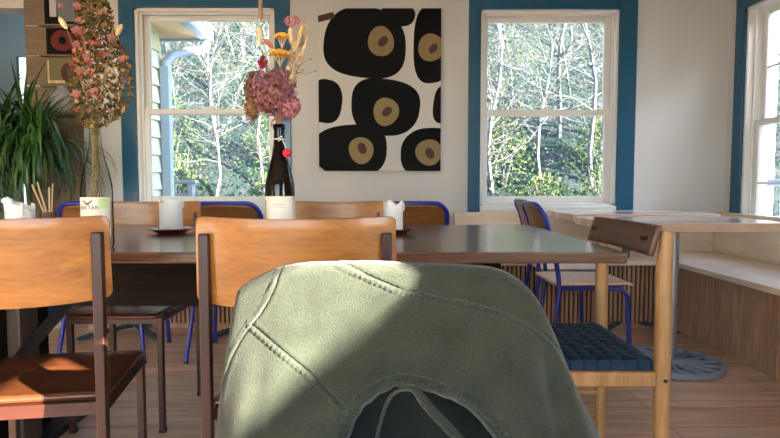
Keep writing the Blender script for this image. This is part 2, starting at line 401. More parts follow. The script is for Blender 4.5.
def hole_frame_rear():
    x0,x1,z0,z1=W5; fr=MB(); t=.05
    fr.box(x0,x0+t,YR-.14,YR+.005,z0,z1); fr.box(x1-t,x1,YR-.14,YR+.005,z0,z1); fr.box(x0,x1,YR-.14,YR+.005,z1-t,z1); fr.box(x0,x1,YR-.14,YR+.005,z0,z0+t)
    w=fr.build('window_5','white_frame',kind='structure',bevel=.003)
    for xm in (-1.7,-.7): fr.box(xm-.02,xm+.02,YR-.14,YR+.004,z0,z1)
    MB().box(x0+t,x1-t,YR-.08,YR-.076,z0+t,z1-t).build('pane','pane_glass',w,smooth=False)
hole_frame_rear()
# hall window (bright strip)
x0,x1=at(17.5,80,WY+1.01).x, at(30,80,WY+1.01).x
hw=MB(); hz0,hz1=.3,at(20,58,WY+1.06).z
hw.box(x0-.07,x0,WY+1.0,WY+1.049,hz0,hz1+.07); hw.box(x1,x1+.05,WY+1.0,WY+1.049,hz0,hz1+.07); hw.box(x0,x1,WY+1.0,WY+1.049,hz1,hz1+.07)
hd=hw.build('door_1','hall_paint',kind='structure',bevel=.004)
m,nt,b=new('glowing_glass'); b.inputs['Base Color'].default_value=(.7,.8,.85,1); b.inputs['Emission Color'].default_value=(.75,.9,1,1); b.inputs['Emission Strength'].default_value=1.1  # emission in the glass replaces daylight behind it
MB().box(x0,x1,WY+1.035,WY+1.048,hz0,hz1).build('glowing_pane','glowing_glass',hd,smooth=False)
MB().box(x0-.012,x0+.004,WY+1.005,WY+1.034,hz0,hz1).build('muntin','black_steel',hd,smooth=False)
# tan boards with ledges on the back wall, left
bx0,bx1=DOOR[1],wx(82,py=60)
tb=MB()
zs=[0.0,wz(86)-.0,wz(56),wz(26),2.55]
for i in range(len(zs)-1):
    tb.box(bx0,bx1,WY-.016,WY-.0005,zs[i]+.006,zs[i+1]-.004)
tb.build('trim_1','board_tan',kind='structure',bevel=.003)
ledges=MB()
for z in zs[1:4]: ledges.box(bx0+.12,bx1-.02,WY-.055,WY-.016,z-.012,z)
ledges.build('trim_2','board_tan',kind='structure',bevel=.002)
# baseboard
MB().box(DOOR[1],-1.97,WY-.03,WY-.0165,0,.12).build('baseboard_back','white_frame',kind='structure',bevel=.003)
# ------------------------------------------------------------------ ledge pictures
def ledge_pic(px0,px1,py0,py1,kindp,label):
    Y=WY-.045
    a=at(px0,py1,Y); b2=at(px1,py0,Y)
    zb=min(zs[1:4],key=lambda z:abs(z-a.z)) 
    w=b2.x-a.x; h=b2.z-zb
    t=thing('ledge_picture',label,'picture',((a.x+b2.x)/2,Y,zb),0)
    MB().box(-w/2,w/2,-.004,.008,0.001,h).build('backing',{'shirt':'print_black','red':'print_black','olive':'olive_print'}[kindp],t,bevel=.002)
    p=MB()
    if kindp=='shirt':
        p.prism([(-w*.1,h*.05),(w*.44,h*.08),(w*.44,h*.9),(w*.1,h*.95),(-w*.15,h*.8)],-.004,'y',-.004); p.build('grey_print','grey_cloth',t)
        MB().box(-w*.34,-w*.15,-.008,-.004,h*.2,h*.95).build('white_tag','white_tag',t,bevel=.001)
    elif kindp=='red':
        p.prism([(w*(.0+.36*math.cos(k*PI/12)),h*(.52+.4*math.sin(k*PI/12))) for k in range(24)],-.003,'y',-.004); p.build('red_print','dark_red',t)
        MB().prism([(w*(.0+.12*math.cos(k*PI/8)),h*(.52+.14*math.sin(k*PI/8))) for k in range(16)],-.003,'y',-.007).build('dark_centre','print_black',t)
    else:
        p.box(-w*.42,w*.1,-.007,-.004,h*.06,h*.16); p.box(-w*.42,-w*.37,-.007,-.004,h*.16,h*.9); p.build('pale_border','pale_bract',t)
        q=MB(); q.prism([(w*(.2+.22*math.cos(k*PI/8)),h*(.45+.36*math.sin(k*PI/8))) for k in range(16)],-.003,'y',-.004); q.build('brown_print','print_brown',t)
ledge_pic(45,79,-12,26,'shirt','black picture with a grey shape and white tag on the top wall ledge')
ledge_pic(47,79,28,56,'red','black picture with a dark red disc on the middle wall ledge')
ledge_pic(46,78,58,86,'olive','olive picture with a pale border on the lowest wall ledge')
# shelf with grey vase
sp=at(66,113,WY-.12)
sh=MB(); sh.box(-.2,.16,-.11,.103,-.02,0); sh.build('wall_shelf','board_tan',bevel=.003,loc=(sp.x,sp.y,sp.z))
tag(bpy.data.objects['wall_shelf'],'small tan wooden shelf on the boards behind the leafy plant','shelf')
gv=MB(); gv.lathe([(.05,0),(.075,.03),(.085,.075),(.075,.125),(.045,.155),(.03,.165),(.03,.18),(.036,.185)],n=24)
tag(gv.build('round_vase','grey_vase',loc=(sp.x-.02,sp.y,sp.z+.0005)),'round grey vase on the small wall shelf behind the dried bouquet','vase')
# ------------------------------------------------------------------ canvas print
cl=at(318.5,90,WY-.045).x; cr=at(441,90,WY-.045).x; ct=at(380,8.2,WY-.045).z; cb=at(380,171,WY-.045).z
cw,chh=cr-cl,ct-cb
cv=thing('canvas_print','large black, white and tan patterned canvas hanging between the two back windows','picture',((cl+cr)/2,WY-.0005,cb))
MB().box(-cw/2,cw/2,-.042,0,0,chh).build('canvas','canvas_white',cv,bevel=.003)
def pxy(x,y): return ((x-318.5)/122.5*cw-cw/2,(171-y)/162.8*chh)
def clip(poly):
    def cut(P,f,inter):
        out=[]
        for i in range(len(P)):
            a,b2=P[i-1],P[i]
            if f(b2):
                if not f(a): out.append(inter(a,b2))
                out.append(b2)
            elif f(a): out.append(inter(a,b2))
        return out
    for ax,val,sg in ((0,-cw/2,1),(0,cw/2,-1),(1,0,1),(1,chh,-1)):
        f=lambda p:(p[ax]-val)*sg>=0
        def inter(a,b2):
            t=(val-a[ax])/(b2[ax]-a[ax]); return (a[0]+t*(b2[0]-a[0]),a[1]+t*(b2[1]-a[1]))
        poly=cut(poly,f,inter)
        if not poly: return []
    return poly
def blob(mb,x,y,rx,ry,rot=0,e=2.6,o=-.0425,h=-.0006,wob=.03,seed=0):
    P=[]
    for k in range(48):
        t=2*PI*k/48; c,s=math.cos(t),math.sin(t)
        r=1+wob*math.sin(3*t+seed)+wob*.6*math.sin(2*t+seed*2)
        u=rx*r*math.copysign(abs(c)**(2/e),c); v=ry*r*math.copysign(abs(s)**(2/e),s)
        P.append(pxy(x+u*math.cos(rot)-v*math.sin(rot),y+u*math.sin(rot)+v*math.cos(rot)))
    P=clip(P)
    if len(P)>2: mb.prism(P,h,'y',o)
bk=MB()
for i,a in enumerate([(365,43,41,35,.1),(433,44,20,39,0),(385,106,35,28,.1),(351,150,36,27,-.05),(429,153,28,25,0),(325,101,17,22,.2),(445,104,12,19,.1),(398,14,17,11,.2),(324,150,12,18,0)]):
    blob(bk,*a,seed=i*1.3,o=-.0421-i*.00012)
bk.build('black_pebbles','print_black',cv,smooth=False,fixn=False)
for i,a in enumerate([(381,41,13,15,0),(431,47,13,14,0),(386,111,13,14,0),(361,150,12.5,13.5,0),(429,152,13,13.5,0)]): tn=MB(); blob(tn,*a,e=2,o=-.0436,seed=i); tn.build('tan_disc','print_tan',cv,smooth=False,fixn=False)
for i,a in enumerate([(383,41,4,6,.7),(433,48,3.6,5.5,.6),(387,111,4,5.8,.8),(362,148,4.2,6,-.4),(430,153,4.2,5.8,-.5)]): bd=MB(); blob(bd,*a,e=2,o=-.0444,seed=i,wob=.0); bd.build('brown_oval','print_brown',cv,smooth=False,fixn=False)
bd=MB(); blob(bd,326,17,9,3.2,-.25,e=6,o=-.0444,wob=0); bd.build('brown_bar','print_brown',cv,smooth=False,fixn=False)
# ------------------------------------------------------------------ benches
BF=3.50; SX=1.77; BL=-1.95; BH=.45
bb=thing('wall_bench','long built-in ply bench with ribbed slat front under the back windows','bench',(0,BF,0))
MB().box(BL,WX-.002,0,WY-BF-.002,BH-.03,BH).build('seat','bench_ply',bb,bevel=.003)
def slats_x(x0,x1,y,p=.0285):
    fb=MB(); fb.box(x0,x1,y+.012,y+.03,0.0,BH-.031); fb.cur=1
    n=int((x1-x0)/p)
    for i in range(n):
        xx=x0+p*i+p*.2
        fb.box(xx,xx+p*.56,y,y+.0118,.035,BH-.031)
    fb.box(x0,x1,y-.002,y+.0119,0,.034)
    return fb
slats_x(BL,SX+.062,.075).build('slatted_front',['slat_gap','slat_wood'],bb,smooth=False)
MB().box(.46,WX-.045,WY-BF-.045,WY-BF-.002,BH+.0005,.733).build('back_panel','bench_ply',bb,bevel=.003)
MB().box(BL,BL+.02,.09,WY-BF-.035,0.001,BH-.031).build('end_panel','bench_ply_y',bb)
rb=thing('wall_bench','built-in ply bench with dark ribbed front along the right wall','bench',(SX,0,0))
YE=.6
MB().box(0,WX-SX-.002,YE,BF-.002,BH-.03,BH).build('seat','bench_ply_y',rb,bevel=.003)
fb=MB(); fb.box(.075,.09,YE,BF+.07,0,BH-.031); fb.cur=1; p=.0285
for i in range(int((BF+.07-YE)/p)):
    yy=YE+p*i+p*.2; fb.box(.062,.0748,yy,yy+p*.56,0,BH-.031)
fb.build('slatted_front',['slat_gap','slat_wood'],rb,smooth=False)
MB().box(WX-SX-.1,WX-SX-.002,YE,WY-.05,BH+.0005,.733).build('back_panel','bench_ply_y',rb,bevel=.003)
MB().box(.09,WX-SX-.005,YE,YE+.02,0.001,BH-.031).build('end_panel','bench_ply',rb)
# ------------------------------------------------------------------ brown table
TT=.755; TY0,TY1=1.385,2.38; TX0,TX1=-1.66,.592
tb=thing('dining_table','long dark walnut dining table with glossy plank top and chairs on both sides','table',(-.53,1.88,0))
ox,oy=.53,-1.88
MB().box(TX0+ox,TX1+ox,TY0+oy,TY1+oy,TT-.028,TT).build('tabletop','walnut',tb,bevel=.004,seg=3)
ap=MB(); ap.box(-1.36+ox,.36+ox,1.80+oy,1.84+oy,.53,TT-.0285); ap.box(-1.36+ox,.36+ox,1.96+oy,2.0+oy,.53,TT-.0285)
ap.box(-1.36+ox,.36+ox,1.84+oy,1.96+oy,.60,.64)
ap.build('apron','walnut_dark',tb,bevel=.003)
for sx,x in ((1,-1.262),(-1,.262)):
    MB().box(x+ox-.022,x+ox+.022,1.85+oy,1.95+oy,.03,.6).build('leg','post_wood',tb,bevel=.003)
    MB().box(x+ox-.022-sx*.06,x+ox+.022-sx*.045,1.72+oy,2.08+oy,.0,.7265).build('shade_panel','walnut_dark',tb,bevel=.003)  # near-black panel put where only shadow lies beside the post
    MB().tube([(x+ox+sx*.005,1.83+oy,.32),(x+ox+sx*.22,1.83+oy,.56)],.02,4).build('brace','black_steel',tb,smooth=False)
    MB().box(x+ox-.05,x+ox+.05,1.6+oy,2.2+oy,0,.03).build('foot','black_steel',tb,bevel=.003)
# ------------------------------------------------------------------ ply chairs
def ply_chair(label,loc,rot,top=.857,group='orange plywood chairs around the dark table'):
    t=thing('plywood_chair',label,'chair',loc,rot,group)
    W=.207; hb=.179; N=20
    def back(side):
        def fn(u,v):
            s=math.sin((u-.5)*PI); x=s*W; y=-.188+ -.042*(1-s*s)-.006*(v-.5); 
            zt=top-.005*(1-s*s); zb=top-hb-.012*(1-s*s)
            # rounded corners
            c=.014; ex=max(0,abs(x)-(W-c)); 
            cut=(c-math.sqrt(max(0,c*c-ex*ex)))
            zt-=cut; zb+=cut
            return (x,y+(.0055 if side else -.0055),zb+(zt-zb)*v)
        return fn
    mb=MB(); mb.grid(back(0),48,8)
    o=mb.build('backrest','ply',t); md=o.modifiers.new('s','SOLIDIFY'); md.thickness=.012; md.offset=0
    bv=o.modifiers.new('b','BEVEL'); bv.width=.0025; bv.segments=2; bv.limit_method='ANGLE'; bv.angle_limit=math.radians(50)
    # seat with down curved front and rear corners notched
    def seat(u,v):
        s=2*u-1; y=-.178+.372*v; w=.186-.012*v
        if v>.93: w-=.02*((v-.93)/.07)**2
        z=.452-.010*max(0,(v-.75)/.25)**2-.006*(1-s*s)*math.sin(PI*v)
        return (s*w,y,z)
    sm=MB().grid(seat,16,16).build('seat','shaded_seat_ply',t); md=sm.modifiers.new('s','SOLIDIFY'); md.thickness=.012; md.offset=0
    fr=MB()
    fr.box(-.176,.176,-.192,-.172,.415,.4435); fr.box(-.158,.158,.15,.168,.412,.434)
    fr.tube([(-.182,-.18,.428),(-.168,.16,.424)],.014,4,flat=1); fr.tube([(.182,-.18,.428),(.168,.16,.424)],.014,4)
    fr.build('seat_frame','brown_steel',t,smooth=False)
    for s in (-1,1):
        x=s*.188
        mb=MB(); mb.box(x-.011,x+.011,-.224,-.202,.012,top-.035); o=mb.build('rear_leg','brown_steel',t,bevel=.003)
        MB().box(x-.012,x+.012,-.225,-.201,0,.0125).build('foot_cap','dark_rubber',o)
        for z in (top-.07,top-.14):
            MB().tube([(x,-.206,z),(x,-.176,z)],.0042,8).build('screw','screw',o)
        # bracket linking leg to the panel
        MB().box(x-.009,x+.009,-.203,-.194,top-hb+.02,top-.05).build('bracket','brown_steel',o)
        mb=MB(); x=s*.166; mb.box(x-.0105,x+.0105,.147,.169,.012,.436); o=mb.build('front_leg','brown_steel',t,bevel=.003)
        MB().box(x-.0115,x+.0115,.146,.170,0,.0125).build('foot_cap','dark_rubber',o)
    return t
ch=ply_chair('orange plywood chair in the left foreground with brown steel legs, seat visible',(-.845,1.375,0),math.radians(9))
dup(ch,(-.206,1.372,0),math.radians(3),'orange plywood chair directly behind the green jacket, near side of the table')
dup(ch,(-1.02,2.205,0),math.radians(181),'orange plywood chair across the table behind the white candle and clear bottle')
dup(ch,(-.235,2.205,0),math.radians(180),'orange plywood chair across the table to the right of the dark bottle')
# chair under the jacket, turned to the camera
ply_chair('plywood chair nearest the camera, hidden under the green jacket',(0,.60,0),math.radians(180),top=.765,group='chair carrying the jacket')
# ------------------------------------------------------------------ blue tube chairs
def blue_chair(label,loc,rot,group):
    t=thing('school_chair',label,'chair',loc,rot,group)
    W=.178; top=.833; r=.0115
    arch=[]
    # side profile: (y,z) from seat up; arch over the back
    def yb(z): return -.165-.085*max(0,(z-.45)/.38)**1.3
    zc=top-.07
    L=[(-W,yb(z),z) for z in (.40,.45,.5,.56,.62,.68,.72,zc)]
    cor=[(-W+.07-.07*math.cos(a),yb(zc+.07*math.sin(a))-.018*math.sin(a),zc+.07*math.sin(a)) for a in [PI/2*k/6 for k in range(1,7)]]
    arch=L+cor
    path=arch+[(-x,y,z) for x,y,z in arch[::-1]]
    MB().tube(path,r,10).build('back_frame','blue_steel',t)
    def pn(u,v):
        s=2*u-1; z=.645+(top-.006-.645)*v; w=W-.006
        if v>.62: 
            q=(v-.62)/.38; w=W-.006-.06*(1-math.sqrt(max(0,1-q*q)))
        return (s*w, yb(z)-.016*(1-s*s)-.012*max(0,(v-.7)/.3), z)
    MB().grid(pn,14,12).build('backrest','panel_brown',t,solid=.009)
    def st(u,v):
        s=2*u-1; c=.19-.02*v; e=.04
        w=c
        if v<.1: w=c-.03*(1-v/.1)**2
        if v>.9: w=c-.03*((v-.9)/.1)**2
        return (s*w,-.19+.39*v,.458-.012*math.sin(PI*v)*(1-s*s)-.012*max(0,(v-.85)/.15)**2)
    MB().grid(st,14,16).build('seat','bench_ply',t,solid=.010)
    for s in (-1,1):
        x=s*W
        p=[(x,-.165,.44),(x+s*.006,-.172,.38),(x+s*.025,-.195,.2),(x+s*.045,-.222,.012)]
        o=MB().tube(p,r,10).build('rear_leg','blue_steel',t); MB().tube([(x+s*.045,-.222,.014),(x+s*.0455,-.2235,0)],r+.002,10).build('foot_cap','dark_rubber',o)
        p=[(x,-.17,.438),(x,.10,.438)]+[(x,.10+.06*math.sin(a),.378+.06*math.cos(a)) for a in [PI/2*k/5 for k in range(1,6)]]+[(x+s*.01,.165,.2),(x+s*.02,.175,.012)]
        o=MB().tube(p,r,10).build('front_leg','blue_steel',t); MB().tube([(x+s*.02,.175,.014),(x+s*.02,.175,0)],r+.002,10).build('foot_cap','dark_rubber',o)
    MB().tube([(-W,-.15,.435),(W,-.15,.435)],.009,8).build('crossbar','blue_steel',t); MB().tube([(-W,.08,.435),(W,.08,.435)],.009,8).build('crossbar','blue_steel',t)
    return t
G='blue tube chairs at the bench tables'
bc=blue_chair('blue tube chair seen side-on, nearer of the pair right of the dark table',(.965,2.80,0),-PI/2,G)
dup(bc,(1.03,3.27,0),-PI/2,'blue tube chair seen side-on, farther of the pair beside the bench')
dup(bc,(-.835,3.08,0),0,'blue tube chair with its back to us, left of the dark wine bottle')
dup(bc,(-1.50,3.08,0),0,'blue tube chair at far left behind the clear bottle, beside the plant')
dup(bc,(.115,3.08,0),0,'blue tube chair with its back to us below the patterned canvas')
# ------------------------------------------------------------------ small bench tables
def cafe_table(label,loc,w,d,thick,polemat,base,group='pale wooden tables along the bench'):
    t=thing('bench_table',label,'table',loc,0,group)
    o=MB().box(-w/2,w/2,-d/2,d/2,.75-thick,.75).build('tabletop',['pale_table'],t,bevel=.004,seg=3)
    MB().tube([(0,0,.03),(0,0,.75-thick-.005)],.024,20).build('pedestal',polemat,t)
    pl=MB(); pl.box(-.13,.13,-.03,.03,.75-thick-.012,.75-thick-.0005); pl.box(-.03,.03,-.13,.13,.75-thick-.012,.75-thick-.0005); pl.build('mount_plate','black_steel',t,bevel=.002)
    if base=='cross':
        for k in range(4):
            a=PI/4+k*PI/2; c,s=math.cos(a),math.sin(a)
            mb=MB(); mb.tube([(0,0,.045),(c*.12,s*.12,.035),(c*.30,s*.30,.018),(c*.34,s*.34,.012)],[.028,.026,.02,.012],8,flat=.6)
            mb.build('base_foot',polemat,t)
    else:
        R=.25; mb=MB()
        mb.lathe([(R-.02,.0),(R,.004),(R,.026),(R-.02,.030),(R-.026,.022),(R-.026,.002)],n=48)
        mb.lathe([(.0001,.04),(.05,.036),(.065,.022),(.065,.002),(.0001,.002)],n=24)
        ring=[(R*.55,.004),(R*.58,.02),(R*.62,.02),(R*.64,.004)]
        mb.lathe(ring,n=40)
        for k in range(15):
            a=2*PI*k/15+.1; a2=a+.22
            mb.tube([(math.cos(a)*.05,math.sin(a)*.05,.018),(math.cos((a+a2)/2)*R*.6,math.sin((a+a2)/2)*R*.6,.022),(math.cos(a2)*(R-.015),math.sin(a2)*(R-.015),.020)],.010,6)
            a3=a+.16
            mb.tube([(math.cos(a3)*R*.62,math.sin(a3)*R*.62,.020),(math.cos(a3+.14)*(R-.015),math.sin(a3+.14)*(R-.015),.020)],.009,6)
        mb.build('openwork_base','cast_iron',t)
        MB().lathe([(.0001,.0045),(R-.03,.0045),(R-.03,.0008),(.0001,.0008)],n=40).build('gap_shade_disc','dark_rubber',t)  # dark disc added as the shade in the gaps of the base
    return t
cafe_table('pale wooden table nearest on the right, grey pedestal on a round openwork base',(1.448,2.84,0),.83,.54,.044,'grey_steel','round')
cafe_table('pale wooden table by the right window wall, behind the nearer pale table',(1.555,3.67,0),.89,.58,.044,'teal_steel','cross')
cafe_table('pale wooden table at far left behind the clear bottle, teal cross foot',(-1.62,3.52,0),.6,.55,.04,'teal_steel','cross')
cafe_table('pale wooden table below the left window, in front of the bench',(-.88,3.52,0),.6,.55,.04,'teal_steel','cross')
cafe_table('pale wooden table below the patterned canvas, in front of the bench',(.02,3.66,0),.7,.55,.04,'teal_steel','cross')
# ------------------------------------------------------------------ woven chair
wc=thing('woven_seat_chair','light oak chair with navy woven strap seat and brown back plank at the table end','chair',(.50,1.625,0),PI/2)
HW=.208
for s in (-1,1):
    zt=.80 if s<0 else .80
    o=MB().tube([(s*HW,-.207,0.0),(s*HW,-.200,.45),(s*HW,-.198,.70),(s*HW,-.203,.806)],[.0155,.021,.0195,.015],16).build('rear_leg','oak',wc)
    MB().tube([(s*HW+s*.0195,-.200,.425),(s*HW+s*.0225,-.200,.425)],.0055,10).build('bolt_plug','screw',o)
    MB().tube([(s*HW,.2,0),(s*HW,.195,.3),(s*HW,.19,.455)],[.014,.019,.019],16).build('front_leg','oak',wc)
    MB().box(s*HW-.012,s*HW+.012,-.182,.175,.404,.444).build('side_rail','oak',wc,bevel=.006)
    MB().tube([(s*HW,-.19,.235),(s*HW,.185,.235)],.0095,12).build('stretcher','oak',wc)
for y in (-.195,.19):
    MB().box(-HW+.018,HW-.018,y-.011,y+.011,.404,.444).build('cross_rail','oak_x',wc,bevel=.006)
MB().tube([(-HW,.05,.30),(HW,.05,.30)],.0095,12).build('stretcher','oak',wc)
pk=MB()
def pkf(u,v):
    s=2*u-1; return (s*(HW+.012),-.158-.022*v-.012*(1-s*s)*1.0,.742+.078*v)
o=pk.grid(pkf,16,4).build('back_plank','plank_brown',wc,solid=.016,bevel=.004)
MB().tube([(HW-.03,-.18,.785),(HW-.03,-.150,.785)],.006,10).build('bolt','screw',o)
MB().tube([(-HW+.03,-.18,.785),(-HW+.03,-.150,.785)],.006,10).build('bolt','screw',o)
ws=MB(); NS=10; x0,x1,y0,y1=-.186,.186,-.176,.172; sw=(x1-x0)/NS; sh_=(y1-y0)/NS
base=.470
def strand(fixed,horiz):
    pts=[]
    n=NS*8
    for k in range(n+1):
        t=k/n*NS
        ph=math.cos(PI*t) 
        sgn=1 if fixed%2==0 else -1
        over=math.sin(PI*(t))*sgn*(1 if horiz else 1)
        cell=int(min(t,NS-1e-6)); up=((cell+fixed)%2==0)==horiz
        hgt=abs(math.sin(PI*t))**.6*(.0055 if up else -.0015)
        pts.append((t/NS,hgt))
    return pts
for i in range(NS):
    for horiz in (True,False):
        pts=strand(i,horiz); hw_=.45*(sh_ if horiz else sw)
        vs=[];fs=[]
        rows=[]
        if horiz: path=[(x0+(x1-x0)*a,h) for a,h in pts]
        else: path=[(y0+(y1-y0)*a,h) for a,h in pts]
        lo,hi=path[0][0],path[-1][0]
        path=[(lo-.016,-.062),(lo-.019,-.045),(lo-.017,-.012),(lo-.009,-.001)]+path+[(hi+.009,-.001),(hi+.017,-.012),(hi+.019,-.045),(hi+.016,-.062)]
        c=(y0+(i+.5)*sh_) if horiz else (x0+(i+.5)*sw)
        for (a,h) in path:
            for w_,dz in ((-hw_,-.002),(-hw_*.7,0),(hw_*.7,0),(hw_,-.002)):
                if horiz: vs.append((a,c+w_,base+h+dz))
                else: vs.append((c+w_,a,base+h+dz))
        for k in range(len(path)-1):
            for j in range(3): fs.append((k*4+j,k*4+j+1,(k+1)*4+j+1,(k+1)*4+j))
        ws.add(vs,fs)
ws.box(x0-.008,x1+.008,y0-.008,y1+.008,base-.05,base-.004)
ws.build('woven_seat','navy_strap',wc,fixn=False)
# ------------------------------------------------------------------ table things
def bottle(name,mat,label,px,Y,H,labelmat,lab_h):
    X=at(px,200,Y).x
    t=thing(name,label,'bottle',(X,Y,TT+.0005))
    R=.0395
    s=H/.33
    prof=[(.02,.006),(R-.004,0),(R,.006),(R,.150*s),(R*.97,.168*s),(R*.86,.192*s),(R*.67,.222*s),(R*.50,.248*s),(.0152,.275*s),(.0138,.315*s),(.0160,.317*s),(.0162,.327*s),(.0145,H)]
    MB().lathe(prof+[(.0115,H),(.0115,H-.03)],n=32).build('glass_body',mat,t)
    return t,R
Yb=1.50
cbt,R=bottle('glass_bottle','clear_glass','clear glass bottle holding the dried bouquet, printed paper label on its front',97,Yb,.330,'label_paper',.13)
def label_band(t,R,z0,z1,mat,a0=-160,a1=-20,name='label',parent=None,dr=.0006):
    n=24; vs=[];fs=[]
    for k in range(n+1):
        a=math.radians(a0+(a1-a0)*k/n)
        vs+= [((R+dr)*math.cos(a),(R+dr)*math.sin(a),z0),((R+dr)*math.cos(a),(R+dr)*math.sin(a),z1)]
    fs=[(2*k,2*k+2,2*k+3,2*k+1) for k in range(n)]
    return MB().add(vs,fs).build(name,mat,parent or t)
zl=at(97,197.5,Yb-R).z-TT
lab=label_band(cbt,R,.03,zl,'label_paper',-178,-12)
label_band(cbt,R,zl-.030,zl-.004,'label_green',-60,-16,'green_patch',lab,.0009)
label_band(cbt,R,zl-.022,zl-.001,'leaf_olive',-172,-158,'leaf_print',lab,.0009)
# butterfly and wording, wrapped on the glass
def wrap(poly,R,mb):
    vs=[]
    for a,z in poly:
        th=-PI/2-.12+a/R; vs.append((R*math.cos(th),R*math.sin(th),z))
    mb.add(vs,[tuple(range(len(vs)))])
bf=MB(); zc=zl-.012
for s in (-1,1):
    wrap([(s*.0008,zc-.004),(s*.004,zc-.001),(s*.0125,zc+.006),(s*.0145,zc+.0065),(s*.011,zc-.0),(s*.006,zc-.005),(s*.004,zc-.008),(s*.0012,zc-.0075)],R+.0013,bf)
wrap([(-.001,zc-.009),(.001,zc-.009),(.001,zc-.001),(-.001,zc-.001)],R+.0014,bf)
bf.build('butterfly_print','ink_brown',lab,fixn=False)
def text_mesh(txt,size,name,mat,parent,fn):
    cu=bpy.data.curves.new(name,'FONT'); cu.body=txt; cu.size=size; cu.align_x='CENTER'; cu.resolution_u=2
    to=bpy.data.objects.new(name,cu); C.objects.link(to)
    dg=bpy.context.evaluated_depsgraph_get(); me=bpy.data.meshes.new_from_object(to.evaluated_get(dg))
    bpy.data.objects.remove(to)
    for v in me.vertices: v.co=fn(v.co)
    me.materials.clear(); me.materials.append(M[mat])
    o=bpy.data.objects.new(name,me); C.objects.link(o); o.parent=parent; return o
def wr(co):
    th=-PI/2-.12+co.x/(R+.0013); return Vector(((R+.0013)*math.cos(th),(R+.0013)*math.sin(th),zl-.032+co.y))
text_mesh('NEKTAR',.0145,'lettering','ink',lab,wr)
dbt,R=bottle('wine_bottle','amber_glass','dark amber wine bottle holding the hydrangea bouquet, plain cream label',280,Yb,.328,'label_paper',.12)
zl2=at(280,196.5,Yb-R).z-TT
lab2=label_band(dbt,R,.03,zl2,'label_paper',-185,15)
label_band(dbt,R,.05,zl2-.01,'leaf_ochre',-150,-142,'gold_print',lab2,.0009)
label_band(dbt,R,zl2-.022,zl2-.020,'white_tag',-110,-60,'printed_line',lab2,.0009)
label_band(dbt,R,zl2-.029,zl2-.027,'white_tag',-115,-55,'printed_line',lab2,.0009)
# string and red bloom tied on neck
sg=MB(); zt=.300
sg.tube([(.0165*math.cos(2*PI*k/16),.0165*math.sin(2*PI*k/16),zt-.012) for k in range(17)],.0013,6)
sg.tube([(.010,-.0165,zt-.012),(.018,-.022,zt-.025),(.024,-.024,zt-.045)],.0013,6)
sg.tube([(-.004,-.019,zt-.012),(.012,-.021,zt-.005)],.0011,6); sg.tube([(.0,-.018,zt-.018),(.014,-.021,zt-.010)],.0011,6)
so=sg.build('neck_string','string_white'); so.location=dbt.location; tag(so,'white string tied round the neck of the dark wine bottle','string')
rbm=MB(); random.seed(3)
for k in range(60):
    a=random.random()*2*PI; z=random.uniform(-1,1); q=math.sqrt(1-z*z); rbm.ball((.0255+.009*q*math.cos(a),-.027+.009*q*math.sin(a),zt-.050+.009*z),.0035,6,4)
ro=rbm.build('red_bloom','red_bloom'); ro.location=dbt.location; tag(ro,'small round red dried bloom hanging on the string of the wine bottle','flower')
def candle(px,Y,wpx,ytop,label,saucer,slab,tilt=0):
    X=at(px,215,Y).x; Rr=wpx/2*Y/F; H=at(px,ytop,Y).z-TT
    st=.0005
    if saucer:
        s=MB(); s.lathe([(.03,0),(.045,.001),(.062,.010),(.082,.016),(.083,.018),(.080,.0185),(.060,.0125),(.045,.006),(.0001,.006)],n=40)
        so=s.build('saucer','saucer_red',loc=(X,Y,TT+.0005)); tag(so,slab,'saucer'); st=.007
    t=thing('pillar_candle',label,'candle',(X,Y,TT+st))
    rnd=random.Random(px)
    ph=rnd.random()*6
    H-=st
    hs=H-.010
    def wob(i,th):
        if i in (3,4,5): return .006*math.sin(3*th+ph)+.004*math.sin(5*th+ph*2)+tilt*.012*math.cos(th-PI)
        return 0
    mb=MB(); mb.lathe([(Rr-.002,0),(Rr,.003),(Rr,hs-.012),(Rr+.001,hs),(Rr-.001,hs+.005),(Rr-.007,hs+.001),(Rr-.012,hs-.012),(.0001,hs-.016)],n=36,wob=wob)
    mb.build('wax_body','candle_wax',t)
    d=MB()
    for a,l in ((ph,.03),(ph+2,.02),(ph+4,.024)):
        d.tube([((Rr+.0)*math.cos(a),(Rr+.0)*math.sin(a),hs+.006),((Rr+.001)*math.cos(a),(Rr+.001)*math.sin(a),hs-l*.5),((Rr+.0005)*math.cos(a),(Rr+.0005)*math.sin(a),hs-l)],[.004,.0045,.004],8)
    if tilt: d.ball((-Rr*.75,-.01,hs+.013),.012,12,8,(1.4,1,.9))
    d.build('wax_drip','candle_wax',t)
    MB().tube([(0,0,hs-.017),(.001,0,hs-.002)],.0012,6).build('wick','wick',t)
candle(171,1.95,22,199,'white pillar candle in the middle of the table, left of the dark bottle',True,'dark red saucer under the candle left of the dark bottle')
candle(393,1.95,20,201,'white pillar candle at the right, partly behind the orange chair back',True,'dark red saucer poking out right of the orange chair back')
candle(20,1.60,26,202,'white pillar candle at far left with a melted lump on its rim',False,'',1)
# cup of sticks
cp=at(49,212,2.12); cu=thing('brown_cup','small brown cup on the table left of the clear bottle','cup',(cp.x,2.12,TT+.0005))
MB().lathe([(.016,0),(.022,.003),(.024,.06),(.0245,.066),(.021,.066),(.019,.008),(.0001,.008)],n=24).build('cup_body','brown_cup',cu)
for i,(dx,dz,yy,l) in enumerate([(-.045,.17,.006,'leftmost, leaning far left'),(-.062,.16,-.006,'second, leaning left'),(.012,.165,.008,'leaning slightly right'),(.004,.15,-.008,'nearly upright')]):
    st=MB().tube([(0,0,0),(dx*.5,0,dz*.5),(dx,0,dz)],.0032,6).build('wooden_stick','bamboo',loc=(cp.x-dx*.1+.003*i-.004,2.12+yy,TT+.010)); tag(st,'pale wooden stick in the brown cup, '+l,'stick','sticks in the brown cup')
